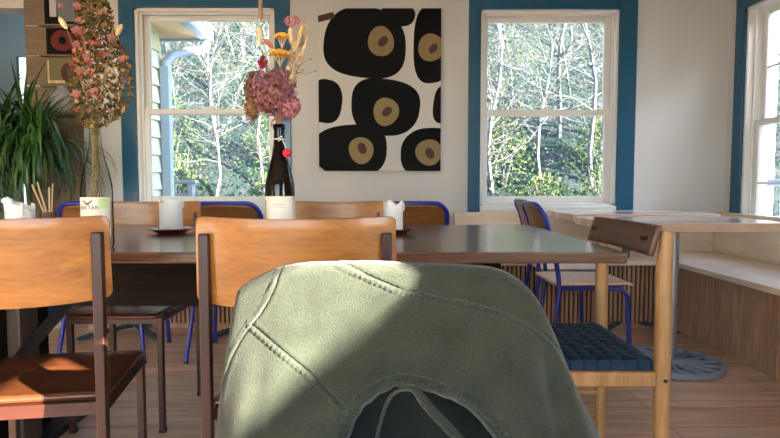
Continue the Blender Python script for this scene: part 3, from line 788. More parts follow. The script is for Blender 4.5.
# ------------------------------------------------------------------ dried bouquets
def petal(mb,c,n,size,rnd,k=4,cup=.3):
    n=Vector(n).normalized(); a=n.orthogonal().normalized(); b2=n.cross(a); c=Vector(c)
    ph=rnd.random()*6
    for i in range(k):
        t=ph+2*PI*i/k; d=a*math.cos(t)+b2*math.sin(t); e=n.cross(d)
        p0=c; p1=c+d*size*.55+e*size*.38+n*size*cup*.5; p2=c+d*size+n*size*cup; p3=c+d*size*.55-e*size*.38+n*size*cup*.5
        mb.add([p0,p1,p2,p3],[(0,1,2,3)])
rnd=random.Random(11)
def rdir():
    while True:
        v=Vector((rnd.uniform(-1,1),rnd.uniform(-1,1),rnd.uniform(-1,1)))
        if .1<v.length<1: return v.normalized()
# bouquet 1: tall cone in the clear bottle; coords via metres relative to bottle
b1=thing('dried_bouquet','tall rust, pink and ochre dried flower bouquet in the clear bottle','flowers',tuple(cbt.location))
def L1(px,py,dy=0): 
    p=at(px,py,Yb+dy)-cbt.location; return (p.x,dy,p.z)
neck=L1(97,131)
stm=MB()
for k in range(9):
    a=2*PI*k/9; e=L1(97+rnd.uniform(-22,26),rnd.uniform(20,90),rnd.uniform(-.05,.05))
    stm.tube(bez((.022*math.cos(a),.022*math.sin(a),.02),(.010*math.cos(a),.01*math.sin(a),.16),(.004*math.cos(a+1),.004*math.sin(a+1),.30),(.006*math.cos(a),.006*math.sin(a),.335),8)+bez((.006*math.cos(a),.006*math.sin(a),.335),(.012*math.cos(a),.012*math.sin(a),.36),((e[0]+.0)*.6,e[1]*.6,.40),e,6)[1:],.0016,6)
stm.build('stems','stem_tan',b1)
# silhouette half widths by row py: centre, half width
rows=[(-22,93,8),(-10,92,12),(0,92,14),(10,94,18),(20,95,17),(30,95,20),(45,98,24),(60,100,29),(75,100,32),(90,102,31),(100,101,31),(110,99,27),(120,97,19),(127,96,9)]
def prof1(y):
    for (a,c,w),(a2,c2,w2) in zip(rows,rows[1:]):
        if a<=y<=a2:
            t=(y-a)/(a2-a); return c+(c2-c)*t, w+(w2-w)*t
    return 97,8
mats=[('ochre_leaves','leaf_ochre',560),('olive_leaves','leaf_olive',1500),('cream_florets','petal_cream',240),('pink_florets','petal_pink',95),('coral_florets','petal_coral',80)]
for nm,mt,cnt in mats:
    mb=MB()
    for k in range(cnt):
        y=rnd.uniform(-20,126) if nm not in('pink_florets','coral_florets') else rnd.uniform(2,112)
        c0,w=prof1(y); 
        if nm=='coral_florets': x=c0-w*rnd.uniform(.0,.95); y=rnd.uniform(30,78)
        else:
            x=c0+w*rnd.uniform(-1,1)
        q=math.sqrt(max(.05,1-((x-c0)/w)**2)); dy=rnd.uniform(-1,1)*w*q*Yb/F*.9
        p=Vector(L1(x,y,dy)); n=Vector((rnd.uniform(-1,1),-1+rnd.uniform(-.5,.9),rnd.uniform(-.5,1)))
        if 'leaves' in nm:
            d=rdir(); e=n.cross(d).normalized(); s_=rnd.uniform(.005,.011)
            mb.add([p-d*s_,p+e*s_*.45+n.normalized()*s_*.2,p+d*s_,p-e*s_*.45],[(0,1,2,3)])
        else: petal(mb,p,n,rnd.uniform(.004,.0075)*(1.3 if 'pink' in nm or 'coral' in nm else 1),rnd,4)
    mb.build(nm,mt,b1,smooth=False,fixn=False,kind='stuff')
pf=MB()
for (x,y,s) in [(112,38,.013),(122,58,.011),(95,93,.014),(76,95,.013),(80,71,.012),(103,54,.010),(77,45,.011),(75,30,.011),(78,20,.009),(60,6,.007),(76,6,.010),(86,58,.012),(100,12,.009)]:
    pf=MB()
    for q in range(3): petal(pf,Vector(L1(x,y,-.055))+Vector((rnd.uniform(-.004,.004),q*.003,rnd.uniform(-.004,.004))),(rnd.uniform(-.4,.4),-1,.4),s,rnd,4,.35)
    pf.build('large_bloom','petal_pink',b1,smooth=False,fixn=False)
for (x,y,x2,y2,s,mt) in [(59,17,67,29,.0075,'bunny_tail'),(122,24,116,36,.0075,'seedhead')]:
    mb=MB(); p=Vector(L1(x,y,-.02)); q=Vector(L1(x2,y2,-.02)); mb.tube([p,p.lerp(q,.2),p.lerp(q,.55),p.lerp(q,.85),q],[.001,s*.8,s,s*.7,.001],10); mb.build('grass_head',mt,b1)
    MB().tube([q,Vector(L1(81,70,-.01)) if x<90 else Vector(L1(108,60,-.01)),Vector(neck)],.001,5).build('grass_stem','stem_tan',b1)
# bouquet 2
b2=thing('dried_bouquet','mauve hydrangea bouquet with yellow yarrow and bunny tails in the dark bottle','flowers',tuple(dbt.location))
def L2(px,py,dy=0):
    p=at(px,py,Yb+dy)-dbt.location; return (p.x,dy,p.z)
nk=Vector((0,0,.30))
def stem(px,py,dy=0,r=.0015,mat='stem_tan'):
    e=L2(px,py,dy); MB().tube(bez((rnd.uniform(-.006,.006),rnd.uniform(-.006,.006),.29),(0,0,.34),(e[0]*.6,e[1]*.6,.34+(e[2]-.34)*.5),e,10),r,6).build('stem',mat,b2)
def cluster(nm,mt,c,rpx,rz,n,size,dy=0,ex=1):
    mb=MB(); cc=Vector(L2(*c,dy)); rx=rpx*Yb/F; rzz=rz*Yb/F
    for k in range(n):
        d=rdir(); 
        p=cc+Vector((d.x*rx,d.y*rx*.85,d.z*rzz))*rnd.uniform(.72,1.02)
        petal(mb,p,d+rdir()*.5,size*rnd.uniform(.7,1.2),rnd,4,.3)
    core=MB(); mb.build(nm,mt,b2,smooth=False,fixn=False)
cluster('hydrangea_head','hyd_mauve',(270,93),22,22,620,.0065)
cluster('hydrangea_head','hyd_mauve',(283,103),16,18,360,.0062,.0)
cluster('hydrangea_head','hyd_mauve',(259,82),12,11,200,.006)
cluster('hydrangea_head','hyd_mauve',(279,78),12,10,150,.006)
cluster('hydrangea_head','hyd_ochre',(252,98),9,25,420,.006,.0)
cluster('hydrangea_head','hyd_pink',(291,107),9,10,150,.006,-.02)
cluster('hydrangea_head','hyd_mauve',(287,84),9,10,130,.006,.01)
cluster('hydrangea_core','hyd_ochre',(270,95),15,17,300,.012)
cluster('small_florets','hyd_pink',(275,123),4,5,30,.005)
cluster('small_florets','hyd_pink',(292,21),8,5,90,.0052)
cluster('bract_spray','pale_bract',(297,52),6,14,90,.007); cluster('bract_spray','pale_bract',(303,33),5,10,60,.007); cluster('bract_spray','pale_bract',(292,72),6,12,70,.007)
cluster('celosia_head','celosia',(263,63),4.5,7,90,.005)
def yar(c,rx,rz,n):
    mb=MB(); cc=Vector(L2(*c,-.01))
    for k in range(n):
        a=rnd.random()*2*PI; q=math.sqrt(rnd.random()); mb.ball((cc.x+q*rx*math.cos(a),cc.y+q*rx*.8*math.sin(a),cc.z+rz*(1-q*q)+rnd.uniform(-.002,.002)),.0028,6,4)
    mb.build('yarrow_head','yarrow',b2)
    sm=MB()
    for k in range(7):
        a=2*PI*k/7; sm.tube([(cc.x+rx*.6*math.cos(a),cc.y+rx*.5*math.sin(a),cc.z),(cc.x*.95,cc.y,cc.z-.03)],.0009,5)
    sm.build('yarrow_stalks','pale_bract',b2); 
    MB().tube([(cc.x*.95,cc.y,cc.z-.03),(cc.x*.5,cc.y*.5,.40),(0,0,.31)],.0014,6).build('stem','stem_tan',b2)
yar((280,55),.028,.012,300); yar((282,37),.020,.008,180)
def headt(x,y,x2,y2,s,mt,dy=0):
    p=Vector(L2(x,y,dy)); q=Vector(L2(x2,y2,dy)); MB().tube([p,p.lerp(q,.2),p.lerp(q,.5),p.lerp(q,.85),q],[.001,s*.85,s,s*.8,.001],12).build('grass_head',mt,b2)
    MB().tube(bez(q,q.lerp(nk,.3),(q.x*.3,q.y*.3,.42),nk,8),.0011,6).build('stem','stem_tan',b2)
headt(260,-12,261,22,.0060,'seed_dark'); headt(259,26,260,44,.0075,'bunny_tail'); headt(290,27,291,44,.0075,'bunny_tail'); headt(264,39,273,48,.0065,'bunny_pink',-.01)
headt(303,24,296,50,.006,'seedhead',-.015); headt(308,34,300,62,.005,'pale_bract')
stem(262,50,0,.0022,'stem_green'); stem(290,60,0,.0016)
tw=MB()
for (x,y) in ((311,59),(303,70),(316,71)):
    e=L2(x,y,0); tw.tube([L2(296,72),L2((296+x)/2,y+3),e],.0006,4); tw.ball(e,.0025,6,4,(1.4,1,.6))
tw.build('fine_sprig','seed_dark',b2)
# ------------------------------------------------------------------ big potted plant
pp=thing('potted_plant','large leafy plant with drooping green strap leaves at the far left','plant',(at(40,200,3.72).x,3.66,0))
MB().lathe([(.20,0.0),(.22,.006),(.22,.03),(.20,.035)],n=36).build('wood_stand','bench_ply',pp)
MB().lathe([(.11,.0355),(.15,.045),(.19,.16),(.205,.34),(.21,.36),(.195,.36),(.185,.32),(.0001,.32)],n=36).build('pot','navy_pot',pp)
MB().lathe([(.0001,.335),(.182,.33),(.183,.321)],n=30).build('soil','soil',pp)
rn=random.Random(5); cn=MB()
heads=[(-.20,-.02,1.32),(.04,-.05,1.29),(-.06,.02,1.36),(.12,-.12,1.22),(-.32,-.05,1.26)]
for hx,hy,hz in heads: cn.tube(bez((hx*.2,hy*.2,.30),(hx*.4,hy*.3,.6),(hx*.9,hy,.9),(hx,hy,hz),10),[.016]*11,8)
cn.build('cane','cane',pp)
def leaf(mb,base,az,el,L_,w,droop):
    vs=[];fs=[]; p=Vector(base); n=9; e=el
    side=Vector((-math.sin(az),math.cos(az),0))
    for i in range(n+1):
        t=i/n; ww=w*(math.sin(PI*min(1,.15+t*.85))**.6)*(1-t*.3) if i<n else .0008
        fold=Vector((0,0,ww*.35))
        vs+=[p-side*ww+fold,p,p+side*ww+fold]
        e-=droop/n*(.5+t*1.2); p=p+Vector((math.cos(az)*math.cos(e),math.sin(az)*math.cos(e),math.sin(e)))*L_/n
    for i in range(n):
        for j in range(2): fs.append((i*3+j,i*3+j+1,(i+1)*3+j+1,(i+1)*3+j))
    mb.add(vs,fs)
A,B=MB(),MB()
for hx,hy,hz in heads:
    for k in range(150):
        az=rn.random()*2*PI; el=rn.uniform(-.3,1.35); 
        r_=.02
        z=hz-rn.uniform(0,.16)
        if hy+math.sin(az)*.5>.3 : az=-az
        leaf(B if rn.random()<.35 else A,(hx+r_*math.cos(az),hy+r_*math.sin(az),z),az,el,rn.uniform(.34,.60)*(.75 if el>.8 else 1),rn.uniform(.008,.013),rn.uniform(1.6,3.0) if el<1.1 else rn.uniform(.3,1.2))
A.build('leaves','plant_leaf',pp,fixn=False); B.build('young_leaves','plant_leaf_light',pp,fixn=False)
# ------------------------------------------------------------------ jacket
def resample(P,n):
    d=[0]
    for a,b_ in zip(P,P[1:]): d.append(d[-1]+math.dist(a,b_))
    out=[]
    for k in range(n+1):
        s=d[-1]*k/n; i=0
        while i<len(P)-2 and d[i+1]<s: i+=1
        t=(s-d[i])/max(1e-9,d[i+1]-d[i]); out.append((P[i][0]+(P[i+1][0]-P[i][0])*t,P[i][1]+(P[i+1][1]-P[i][1])*t))
    return out
def smoothp(P,it=2):
    for _ in range(it):
        Q=[P[0]]
        for a,b_ in zip(P,P[1:]):
            Q.append((a[0]*.75+b_[0]*.25,a[1]*.75+b_[1]*.25)); Q.append((a[0]*.25+b_[0]*.75,a[1]*.25+b_[1]*.75))
        Q.append(P[-1]); P=Q
    return P
NU,NV=250,170
T=resample(smoothp([(238,292),(246,284),(262,275),(285,265.5),(300,263),(340,261.5),(380,261.5),(430,263),(470,265),(492,267),(510,274),(526,286),(537,300),(545,316)]),NU)
Lp=resample(smoothp([(238,292),(235,308),(230,335),(226,360),(221,392),(217,440),(212,520)]),NV)
Rp=resample(smoothp([(545,316),(556,340),(566,366),(579,397),(600,438),(636,515)]),NV)
Bp=resample([(212,520),(300,530),(430,532),(636,515)],NU)
JY=.80
seams=[
 ([(338,261),(358,268),(377.7,276.6),(404.6,286.8),(431.5,292.8),(458.5,297.6),(485.4,303.5),(512,314),(534,326),(550,339.6),(566,366),(574,385)],5,'d'),
 ([(285,264),(281,275),(278,285.8),(267,307.3),(255.5,320.8),(246,334),(240,345),(231,364),(222,400)],4,'d'),
 ([(255.5,320.8),(280.8,337),(307.7,359.5),(329,377),(348,393.5)],5,'d'),
 ([(331,438),(334.6,426),(348,393.5),(367,377),(388.5,366.5),(415,365.5),(442,373.5),(469,385),(491,404),(505,424),(509,445),(509,520)],4,'d'),
 ([(329,377),(318,405),(308,438),(300,470)],0,'s'),
 ([(437,318),(430,347)],0,'p'),([(430,347),(464,361)],0,'p'),([(464,361),(474,322)],0,'p')]
sm_=[(resample(smoothp(P,2) if len(P)>2 else P,40),w,k) for P,w,k in seams]
arch=sm_[3][0]
def segd(p,P):
    best=1e9; sd=0
    for a,b_ in zip(P,P[1:]):
        ux,uy=b_[0]-a[0],b_[1]-a[1]; L2_=ux*ux+uy*uy
        t=max(0,min(1,((p[0]-a[0])*ux+(p[1]-a[1])*uy)/L2_)); dx,dy=p[0]-a[0]-t*ux,p[1]-a[1]-t*uy
        d=dx*dx+dy*dy
        if d<best: best=d; sd=ux*dy-uy*dx
    return math.sqrt(best),sd
def coons(i,j):
    u=i/NU;v=j/NV
    x=(1-v)*T[i][0]+v*Bp[i][0]+(1-u)*Lp[j][0]+u*Rp[j][0]-((1-u)*(1-v)*T[0][0]+u*(1-v)*T[-1][0]+(1-u)*v*Bp[0][0]+u*v*Bp[-1][0])
    y=(1-v)*T[i][1]+v*Bp[i][1]+(1-u)*Lp[j][1]+u*Rp[j][1]-((1-u)*(1-v)*T[0][1]+u*(1-v)*T[-1][1]+(1-u)*v*Bp[0][1]+u*v*Bp[-1][1])
    return x,y
bbs=[(min(p[0] for p in P)-14,max(p[0] for p in P)+14,min(p[1] for p in P)-14,max(p[1] for p in P)+14) for P,_,_ in sm_]
def archin(x,y,off=0):
    # inside the neckline region
    if y<360 or x<320 or x>515: return False
    c=False; P=arch+[(331,525)]
    n=len(P); k=n-1
    for i in range(n):
        if (P[i][1]>y)!=(P[k][1]>y) and x<(P[k][0]-P[i][0])*(y-P[i][1])/(P[k][1]-P[i][1])+P[i][0]: c=not c
        k=i
    return c
def side(u,v):
    s=abs(2*u-1); return math.sqrt(max(0,1-s**(3.2)))
def base_off(u,v,x,y):
    o=.022*math.sqrt(min(1,v/.035))+.055*v
    o*=side(u,v)
    # folds
    fd=0
    fd+=.0035*math.sin((x*.9+y*.35)*.085+1.2)*min(1,v*3)
    fd+=.0085*math.exp(-(((x-548)-(y-330)*.33)/9)**2)*min(1,max(0,(y-325)/40))*1.0
    fd-=.0075*math.exp(-(((x-532)-(y-330)*.22)/8)**2)*min(1,max(0,(y-330)/40))
    fd+=.004*math.exp(-(((x-250)-(y-350)*-.1)/12)**2)*min(1,max(0,(y-330)/30))
    fd-=.003*math.exp(-(((x-268)-(y-350)*-.15)/9)**2)*min(1,max(0,(y-340)/30))
    fd+=.0012*math.sin(x*.05-y*.03)*math.sin(y*.045+x*.01)
    fd+=.0040*math.exp(-((y-285-(x-395)*-.75)/8)**2)*math.exp(-((x-395)/34)**2)
    fd-=.0045*math.exp(-((y-300-(x-395)*-.75)/7)**2)*math.exp(-((x-400)/30)**2)
    return o,fd*min(1,side(u,v)*1.5)
fv=[];cc=[]
for j in range(NV+1):
    for i in range(NU+1):
        x,y=coons(i,j); u=i/NU;v=j/NV
        o,fd=base_off(u,v,x,y); rel=0
        for (P,w,k),bx_ in zip(sm_,bbs):
            if not(bx_[0]<x<bx_[1] and bx_[2]<y<bx_[3]): continue
            d,sd=segd((x,y),P)
            if k=='d':
                rel-=.0042*math.exp(-(d/1.2)**2)
                if sd>0 or True:
                    pk_=math.exp(-((d-3.2)/2.2)**2)
                    rel+=.0022*pk_*(1+.65*math.sin((x+y*.7)*1.0)) if sd>0 else .0008*pk_
                rel-=.0011*math.exp(-((d-6.5)/.9)**2) if sd>0 else 0
            elif k=='s': rel-=.0012*math.exp(-(d/1.3)**2)
            else: rel-=.0020*math.exp(-(d/1.2)**2)
        p=at(x,y,JY); s_=side(u,v)
        fv.append((p.x,JY-o-fd-rel*min(1,s_*1.3),p.z)); cc.append((x,y))
jk=thing('jacket','faded olive green jacket with stitched seams draped over the nearest chair back','jacket',(0,JY,0))
ins=[archin(x,y) for x,y in cc]
ff=[];W_=NU+1
for j in range(NV):
    for i in range(NU):
        q=(j*W_+i,j*W_+i+1,(j+1)*W_+i+1,(j+1)*W_+i)
        if sum(ins[k] for k in q)>=3:
            x,y=cc[q[0]]
            d,_=segd((x,y),arch)
            if d>7: continue
        ff.append(q)
fr=MB(); fr.add([(a,b_-JY,c) for a,b_,c in fv],ff)
# rear sheet
rv=[];rf=[]; NU2,NV2=50,34
for j in range(NV2+1):
    for i in range(NU2+1):
        x,y=coons(i*5,j*5); u=i/NU2;v=j/NV2; o,fd=base_off(u,v,x,y); p=at(x,y,JY); rv.append((p.x,o*.9+.5*fd+(0 if j and 0<i<NU2 else 0),p.z))
for j in range(NV2):
    for i in range(NU2): k=j*(NU2+1)+i; rf.append((k,k+NU2+1,k+NU2+2,k+1))
fr.add(rv,rf)
shell=fr.build('jacket_shell','jacket_green',jk,fixn=False)
md=shell.modifiers.new('s','SOLIDIFY'); md.thickness=.0016; md.offset=-1
# surface lookup for trims
def surf(px,py,lift=.0008):
    # invert via nearest grid vertex with local refinement
    best=None;bd=1e9
    for j in range(0,NV+1,2):
        y0=cc[j*W_+NU//2][1]
        if abs(y0-py)>60: continue
        for i in range(0,NU+1,2):
            a=cc[j*W_+i]; d=(a[0]-px)**2+(a[1]-py)**2
            if d<bd: bd=d;best=(i,j)
    i,j=best
    for jj in range(max(0,j-2),min(NV,j+2)+1):
        for ii in range(max(0,i-2),min(NU,i+2)+1):
            a=cc[jj*W_+ii]; d=(a[0]-px)**2+(a[1]-py)**2
            if d<bd: bd=d;best=(ii,jj)
    v=fv[best[1]*W_+best[0]]; p=at(px,py,JY)
    return Vector((p.x,v[1]-JY-lift,p.z))
def offset_path(P,off):
    out=[]
    for i,p in enumerate(P):
        a=P[max(0,i-1)];b_=P[min(len(P)-1,i+1)]; dx,dy=b_[0]-a[0],b_[1]-a[1]; l=math.hypot(dx,dy) or 1
        out.append((p[0]-dy/l*off,p[1]+dx/l*off))
    return out
for (P,w,k),offs in zip(sm_[:4],((2.0,6.0),(2.0,5.0),(2.0,5.5),(3.5,))):
    st=MB()
    for off in offs:
        o_=off
        path=resample(offset_path(P,o_),int(sum(math.dist(a,b_) for a,b_ in zip(P,P[1:]))/2.4))
        path=[q for q in path if q[1]<500]
        for a,b_ in zip(path,path[1:]):
            m1=(a[0]+(b_[0]-a[0])*.12,a[1]+(b_[1]-a[1])*.12); m2=(a[0]+(b_[0]-a[0])*.78,a[1]+(b_[1]-a[1])*.78)
            st.tube([surf(*m1,.0006),surf(*m2,.0006)],.00042,4)
    st.build('seam_stitching','thread',jk)
# lining sheet seen through the neckline
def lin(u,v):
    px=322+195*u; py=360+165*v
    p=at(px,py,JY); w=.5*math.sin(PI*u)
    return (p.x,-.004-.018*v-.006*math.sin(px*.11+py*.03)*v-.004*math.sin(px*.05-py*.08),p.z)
MB().grid(lin,60,50).build('lining','jacket_lining_shaded',jk,fixn=False)
tr_=MB(); ap_=[q for q in resample(arch,110) if q[1]<500]
tr_.tube([surf(q[0],q[1]+1.0,.0002) for q in ap_],.0032,8); tr_.build('neckline_piping','jacket_green',jk)
ib=[]; iv=[]
for q_,off in ((None,0),):
    for i,q in enumerate(ap_):
        a=ap_[max(0,i-1)];b_=ap_[min(len(ap_)-1,i+1)]; dx,dy=b_[0]-a[0],b_[1]-a[1]; l=math.hypot(dx,dy) or 1; nx,ny=-dy/l,dx/l
        s0=surf(q[0],q[1],0)
        for m_,dp in ((0,.000),(5,.003),(10,.007),(15,.015)):
            m_=m_+.4*math.sin(i*.9)*(m_/15)
            g=at(q[0]+nx*m_,q[1]+ny*m_,JY); iv.append((g.x,s0.y+dp+.0012*math.sin(i*.8)*(m_/12),g.z))
for i in range(len(ap_)-1):
    for k in range(3): ib.append((i*4+k,i*4+k+1,(i+1)*4+k+1,(i+1)*4+k))
MB().add(iv,ib).build('neckline_facing','jacket_green',jk,fixn=False,solid=.0012)
# hanging loop
lp=[(372,445),(377,425),(382,402),(388,384),(394,377),(401,374),(409,373),(415,376),(421,385),(430,396),(441,408),(452,420),(463,431),(474,440)]
lp=resample(smoothp(lp,2),50)
vs=[];fs=[]
for i,p in enumerate(lp):
    t=i/50; w=1.3+3.4*max(0,min(1,(t-.42)/.15)); a=lp[max(0,i-1)];b_=lp[min(50,i+1)]; dx,dy=b_[0]-a[0],b_[1]-a[1]; l=math.hypot(dx,dy)
    nx,ny=-dy/l,dx/l; Yp=JY-.048-.012*math.sin(PI*t)
    for s in (-1,0,1):
        q=at(p[0]+nx*w*s,p[1]+ny*w*s,JY); vs.append((q.x,Yp-JY-(.0012 if s==0 else 0),q.z))
for i in range(50):
    for k in range(2): fs.append((i*3+k,i*3+k+1,i*3+k+4,i*3+k+3))
MB().add(vs,fs).build('hanging_loop','jacket_green',jk,fixn=False,solid=.0018)
# ------------------------------------------------------------------ outdoors
def hillz(x,y):
    d=y-6.2+ .25*math.sin(x*.7)
    return -.35+ (0 if d<0 else .62*d**1.12)+.18*math.sin(x*1.1+y*.6)+.1*math.sin(x*2.3-y*1.4)
hm=MB(); hm.grid(lambda u,v:(-16+40*u,WY+.6+17*v,hillz(-16+40*u,WY+.6+17*v)),110,60)
hm.build('hillside','hill_ground',kind='structure')
gm=MB(); gm.grid(lambda u,v:(WX+.3+22*u,-9+13.5*v,-.35+.35*max(0,(WX+.3+22*u)-7)**1.05*.6),30,20)
gm.build('garden_ground','hill_ground',kind='structure')
rn=random.Random(21)
def leafquad(mb,p,s,rn):
    n=Vector((rn.uniform(-1,1),rn.uniform(-1.2,.3),rn.uniform(-.2,1))).normalized(); a=n.orthogonal().normalized(); r=Matrix.Rotation(rn.random()*6.28,3,n); a=r@a; b_=n.cross(a)
    mb.add([p-a*s,p+b_*s*.5,p+a*s,p-b_*s*.5],[(0,1,2,3)])
br_=MB()
for k in range(42000):
    x=rn.uniform(-7,8); y=rn.uniform(6.6,13.5)
    if abs(x/y)>.75: continue
    cl_=.5+.5*math.sin(x*2.1+1.3*math.sin(y*1.7))
    h=rn.random()**1.5*(.25+.8*cl_)
    leafquad(br_,Vector((x,y,hillz(x,y)+h)),rn.uniform(.012,.036),rn)
o=br_.build('hillside_undergrowth','brush_leaf',smooth=False,fixn=False); tag(o,'mixed green and brown undergrowth covering the hillside outside the back windows','undergrowth',kind='stuff')
def tree(x,y,h,lean,label,group,leaves=350,seed=0,twigs=26,z0=None):
    rn=random.Random(seed); z=hillz(x,y)-.1 if z0 is None else z0
    t=thing('slender_tree',label,'tree',(x,y,z),0,group)
    tr=MB(); tips=[]
    r0=rn.uniform(.02,.042)
    P=[Vector((lean*h*(k/8)**1.4+.08*math.sin(k*1.3+seed),.1*math.sin(k+seed),h*k/8)) for k in range(9)]
    tr.tube(P,[r0*(1-.085*k) for k in range(9)],7)
    for k in range(twigs):
        q=rn.uniform(.15,1); i=min(7,int(q*8)); b0=P[i].lerp(P[i+1],q*8-i)
        az=rn.random()*2*PI; L_=rn.uniform(.5,1.5)*(1.15-q*.5); e=rn.uniform(.2,1.1); pts=[b0]
        for s in range(5):
            az+=rn.uniform(-.4,.4); e+=rn.uniform(-.3,.25)
            pts.append(pts[-1]+Vector((math.cos(az)*math.cos(e),math.sin(az)*math.cos(e)*.7,math.sin(e)))*L_/5)
        rr=r0*.38*(1.1-q*.6); tr.tube(pts,[rr,rr*.8,rr*.6,rr*.45,rr*.3,rr*.15],5)
        for s in range(3):
            i=rn.randint(1,4); a2=rn.random()*6.28; e2=rn.uniform(-.2,1.2); p=pts[i]; l2=rn.uniform(.2,.6)
            q1=p+Vector((math.cos(a2)*math.cos(e2),math.sin(a2)*math.cos(e2),math.sin(e2)))*l2*.5; q2=q1+Vector((math.cos(a2+.4)*math.cos(e2),math.sin(a2+.4),math.sin(e2+.3)))*l2*.5
            tr.tube([p,q1,q2],[rr*.4,rr*.28,rr*.1],4); tips+= [q1,q2]
        tips+=pts[2:]
    tr.build('trunk','bark_pale',t,fixn=False)
    lf=MB()
    for k in range(leaves):
        p=rn.choice(tips)+Vector((rn.gauss(0,.12),rn.gauss(0,.12),rn.gauss(0,.12))); leafquad(lf,p,rn.uniform(.012,.028),rn)
    lf.build('foliage','tree_leaf',t,smooth=False,fixn=False)
gA='trees seen through the left back window'; gB='trees seen through the right back window'; gC='trees seen through the right wall window'
for i,(x,y,h,l) in enumerate([(-3.4,8.6,4.2,.05),(-2.6,9.8,4.5,-.12),(-1.9,8.0,4.0,.16),(-4.3,10.5,4.2,.1),(-2.9,11.5,4,-.05),(-1.7,10.8,4.2,-.15),(-3.7,12.3,3.8,.1),(-2.45,7.7,3.8,.07),(-2.95,9.2,4,.1),(-1.95,9.4,4,-.06)]):
    tree(x,y,h,l,'slender pale-barked tree on the hillside outside the left back window',gA,1100,100+i,46)
for i,(x,y,h,l) in enumerate([(1.5,8.0,4.0,.06),(1.95,9.2,4.3,-.08),(2.5,8.5,4.2,.10),(3.1,9.8,4.2,-.12),(3.35,8.4,3.9,.04),(2.2,11.2,4.0,.12),(1.7,10.6,4.2,-.1),(3.6,11.4,4.0,-.05),(2.9,12.2,3.8,.1),(1.35,7.5,3.8,.03),(2.05,7.7,3.9,.05),(2.75,7.6,3.8,-.06)]):
    tree(x,y,h,l,'slender pale-barked tree on the hillside outside the right back window',gB,1100,200+i,46)
for i,(x,y,h,l) in enumerate([(6.2,6.2,4.2,.05),(7.2,8.2,4.5,-.1),(8.2,9.6,4.3,.1),(5.4,7.6,4.3,.0)]):
    tree(x,y,h,l,'slender tree in the garden outside the right wall window',gC,1100,300+i,32,z0=-.3 if y<7 else None)
def shrub(x,y,r,h,label,group,seed):
    rn=random.Random(seed); t=thing('leafy_shrub',label,'shrub',(x,y,hillz(x,y)-.05),0,group)
    sm=MB()
    for k in range(9):
        a=rn.random()*6.28; sm.tube([(0,0,0),(math.cos(a)*r*.3,math.sin(a)*r*.3,h*.5),(math.cos(a)*r*.7,math.sin(a)*r*.7,h*rn.uniform(.7,1))],[.012,.008,.004],5)
    sm.build('stems','bark_pale',t)
    lf=MB()
    for k in range(1300):
        a=rn.random()*6.28; q=math.sqrt(rn.random()); z=rn.random()**.8
        rr=r*q*(.55+.6*math.sin(PI*min(1,z*.9+.1)))*(1+.25*math.sin(5*a+seed))
        leafquad(lf,Vector((rr*math.cos(a),rr*math.sin(a)*.8,z*h*(1-.3*q*q))),rn.uniform(.014,.034),rn)
    lf.build('foliage','shrub_leaf',t,smooth=False,fixn=False)
for i,(x,y,r,h) in enumerate([(-2.75,7.2,.4,1.1),(-2.15,6.9,.35,.75),(-1.6,7.4,.4,.95),(-3.1,7.9,.45,1.5),(-1.75,8.4,.4,1.3)]):
    shrub(x,y,r,h,'yellow-green leafy shrub at the foot of the hillside outside the left back window','shrubs outside the left back window',i)
for i,(x,y,r,h) in enumerate([(1.3,6.8,.38,.8),(1.95,7.1,.4,.7),(2.55,6.8,.36,.9),(1.6,7.9,.45,1.1),(2.9,7.8,.4,.9)]):
    shrub(x,y,r,h,'yellow-green leafy shrub at the foot of the hillside outside the right back window','shrubs outside the right back window',20+i)
# neighbouring wing
wgx=at(163,100,5.2).x
wg=thing('house_wing','pale sided wing of the house outside the left back window','building',(wgx,4.7,0))
sd=MB(); sd.box(-.3,-.02,-.35,.48,-.4,2.62); sd.build('wall','siding',wg,smooth=False)
cr_=MB()
for k in range(19):
    z=-.35+k*.155; cr_.prism([(-.02,z),(.004,z),(-.018,z+.153)],.83,'y',-.35) if False else cr_.add([(-.02,-.35,z),(.006,-.35,z),(-.018,-.35,z+.152),(-.02,.482,z),(.006,.482,z),(-.018,.482,z+.152)],[(0,1,2),(3,5,4),(0,3,4,1),(1,4,5,2),(0,2,5,3)])
cr_.build('shingle_courses','siding',wg,smooth=False)
ez=at(180,38,5.4).z
sf=MB(); sf.box(-.3,.30,-.4,.72,ez,ez+.03); sf.build('soffit','soffit',wg,smooth=False)
gt=MB(); gt.box(.30,.40,-.4,.76,ez-.03,ez+.09); gt.box(-.3,.4,.72,.76,ez-.02,ez+.09); gt.build('gutter','ext_white',wg,bevel=.01)
MB().add([(-.3,-.4,ez+.031),(.42,-.4,ez+.031),(.42,.78,ez+.091),(-.3,.78,ez+.4),(-.3,-.4,ez+.4)],[(1,2,3,4)]).build('roof','deck_grey',wg,smooth=False,solid=.02)
ds=MB(); ds.box(.01,.085,.42,.50,-.4,ez-.32); ds.X=None
ds.tube([(.047,.46,ez-.36),(.047,.46,ez-.28),(.10,.52,ez-.20),(.20,.60,ez-.15),(.30,.66,ez-.13),(.345,.68,ez-.09),(.345,.68,ez-.02)],.042,10)
ds.build('downspout','ext_white',wg)
# deck railing
rl=thing('deck_railing','grey wooden deck railing outside the left back window','railing',(at(172,190,5.6).x,5.6,-.35))
a,b_=0,at(194,190,5.6).x-at(172,190,5.6).x
zt=at(180,180,5.6).z+.35
MB().box(-.3,b_+.03,-.05,.05,zt-.035,zt).build('top_rail','deck_grey',rl,bevel=.004)
MB().box(-.3,b_,-.02,.02,zt-.17,zt-.135).build('mid_rail','deck_grey',rl,bevel=.004)
MB().box(b_-.05,b_,-.045,.045,0,zt-.0355).build('post','deck_grey',rl,bevel=.004)
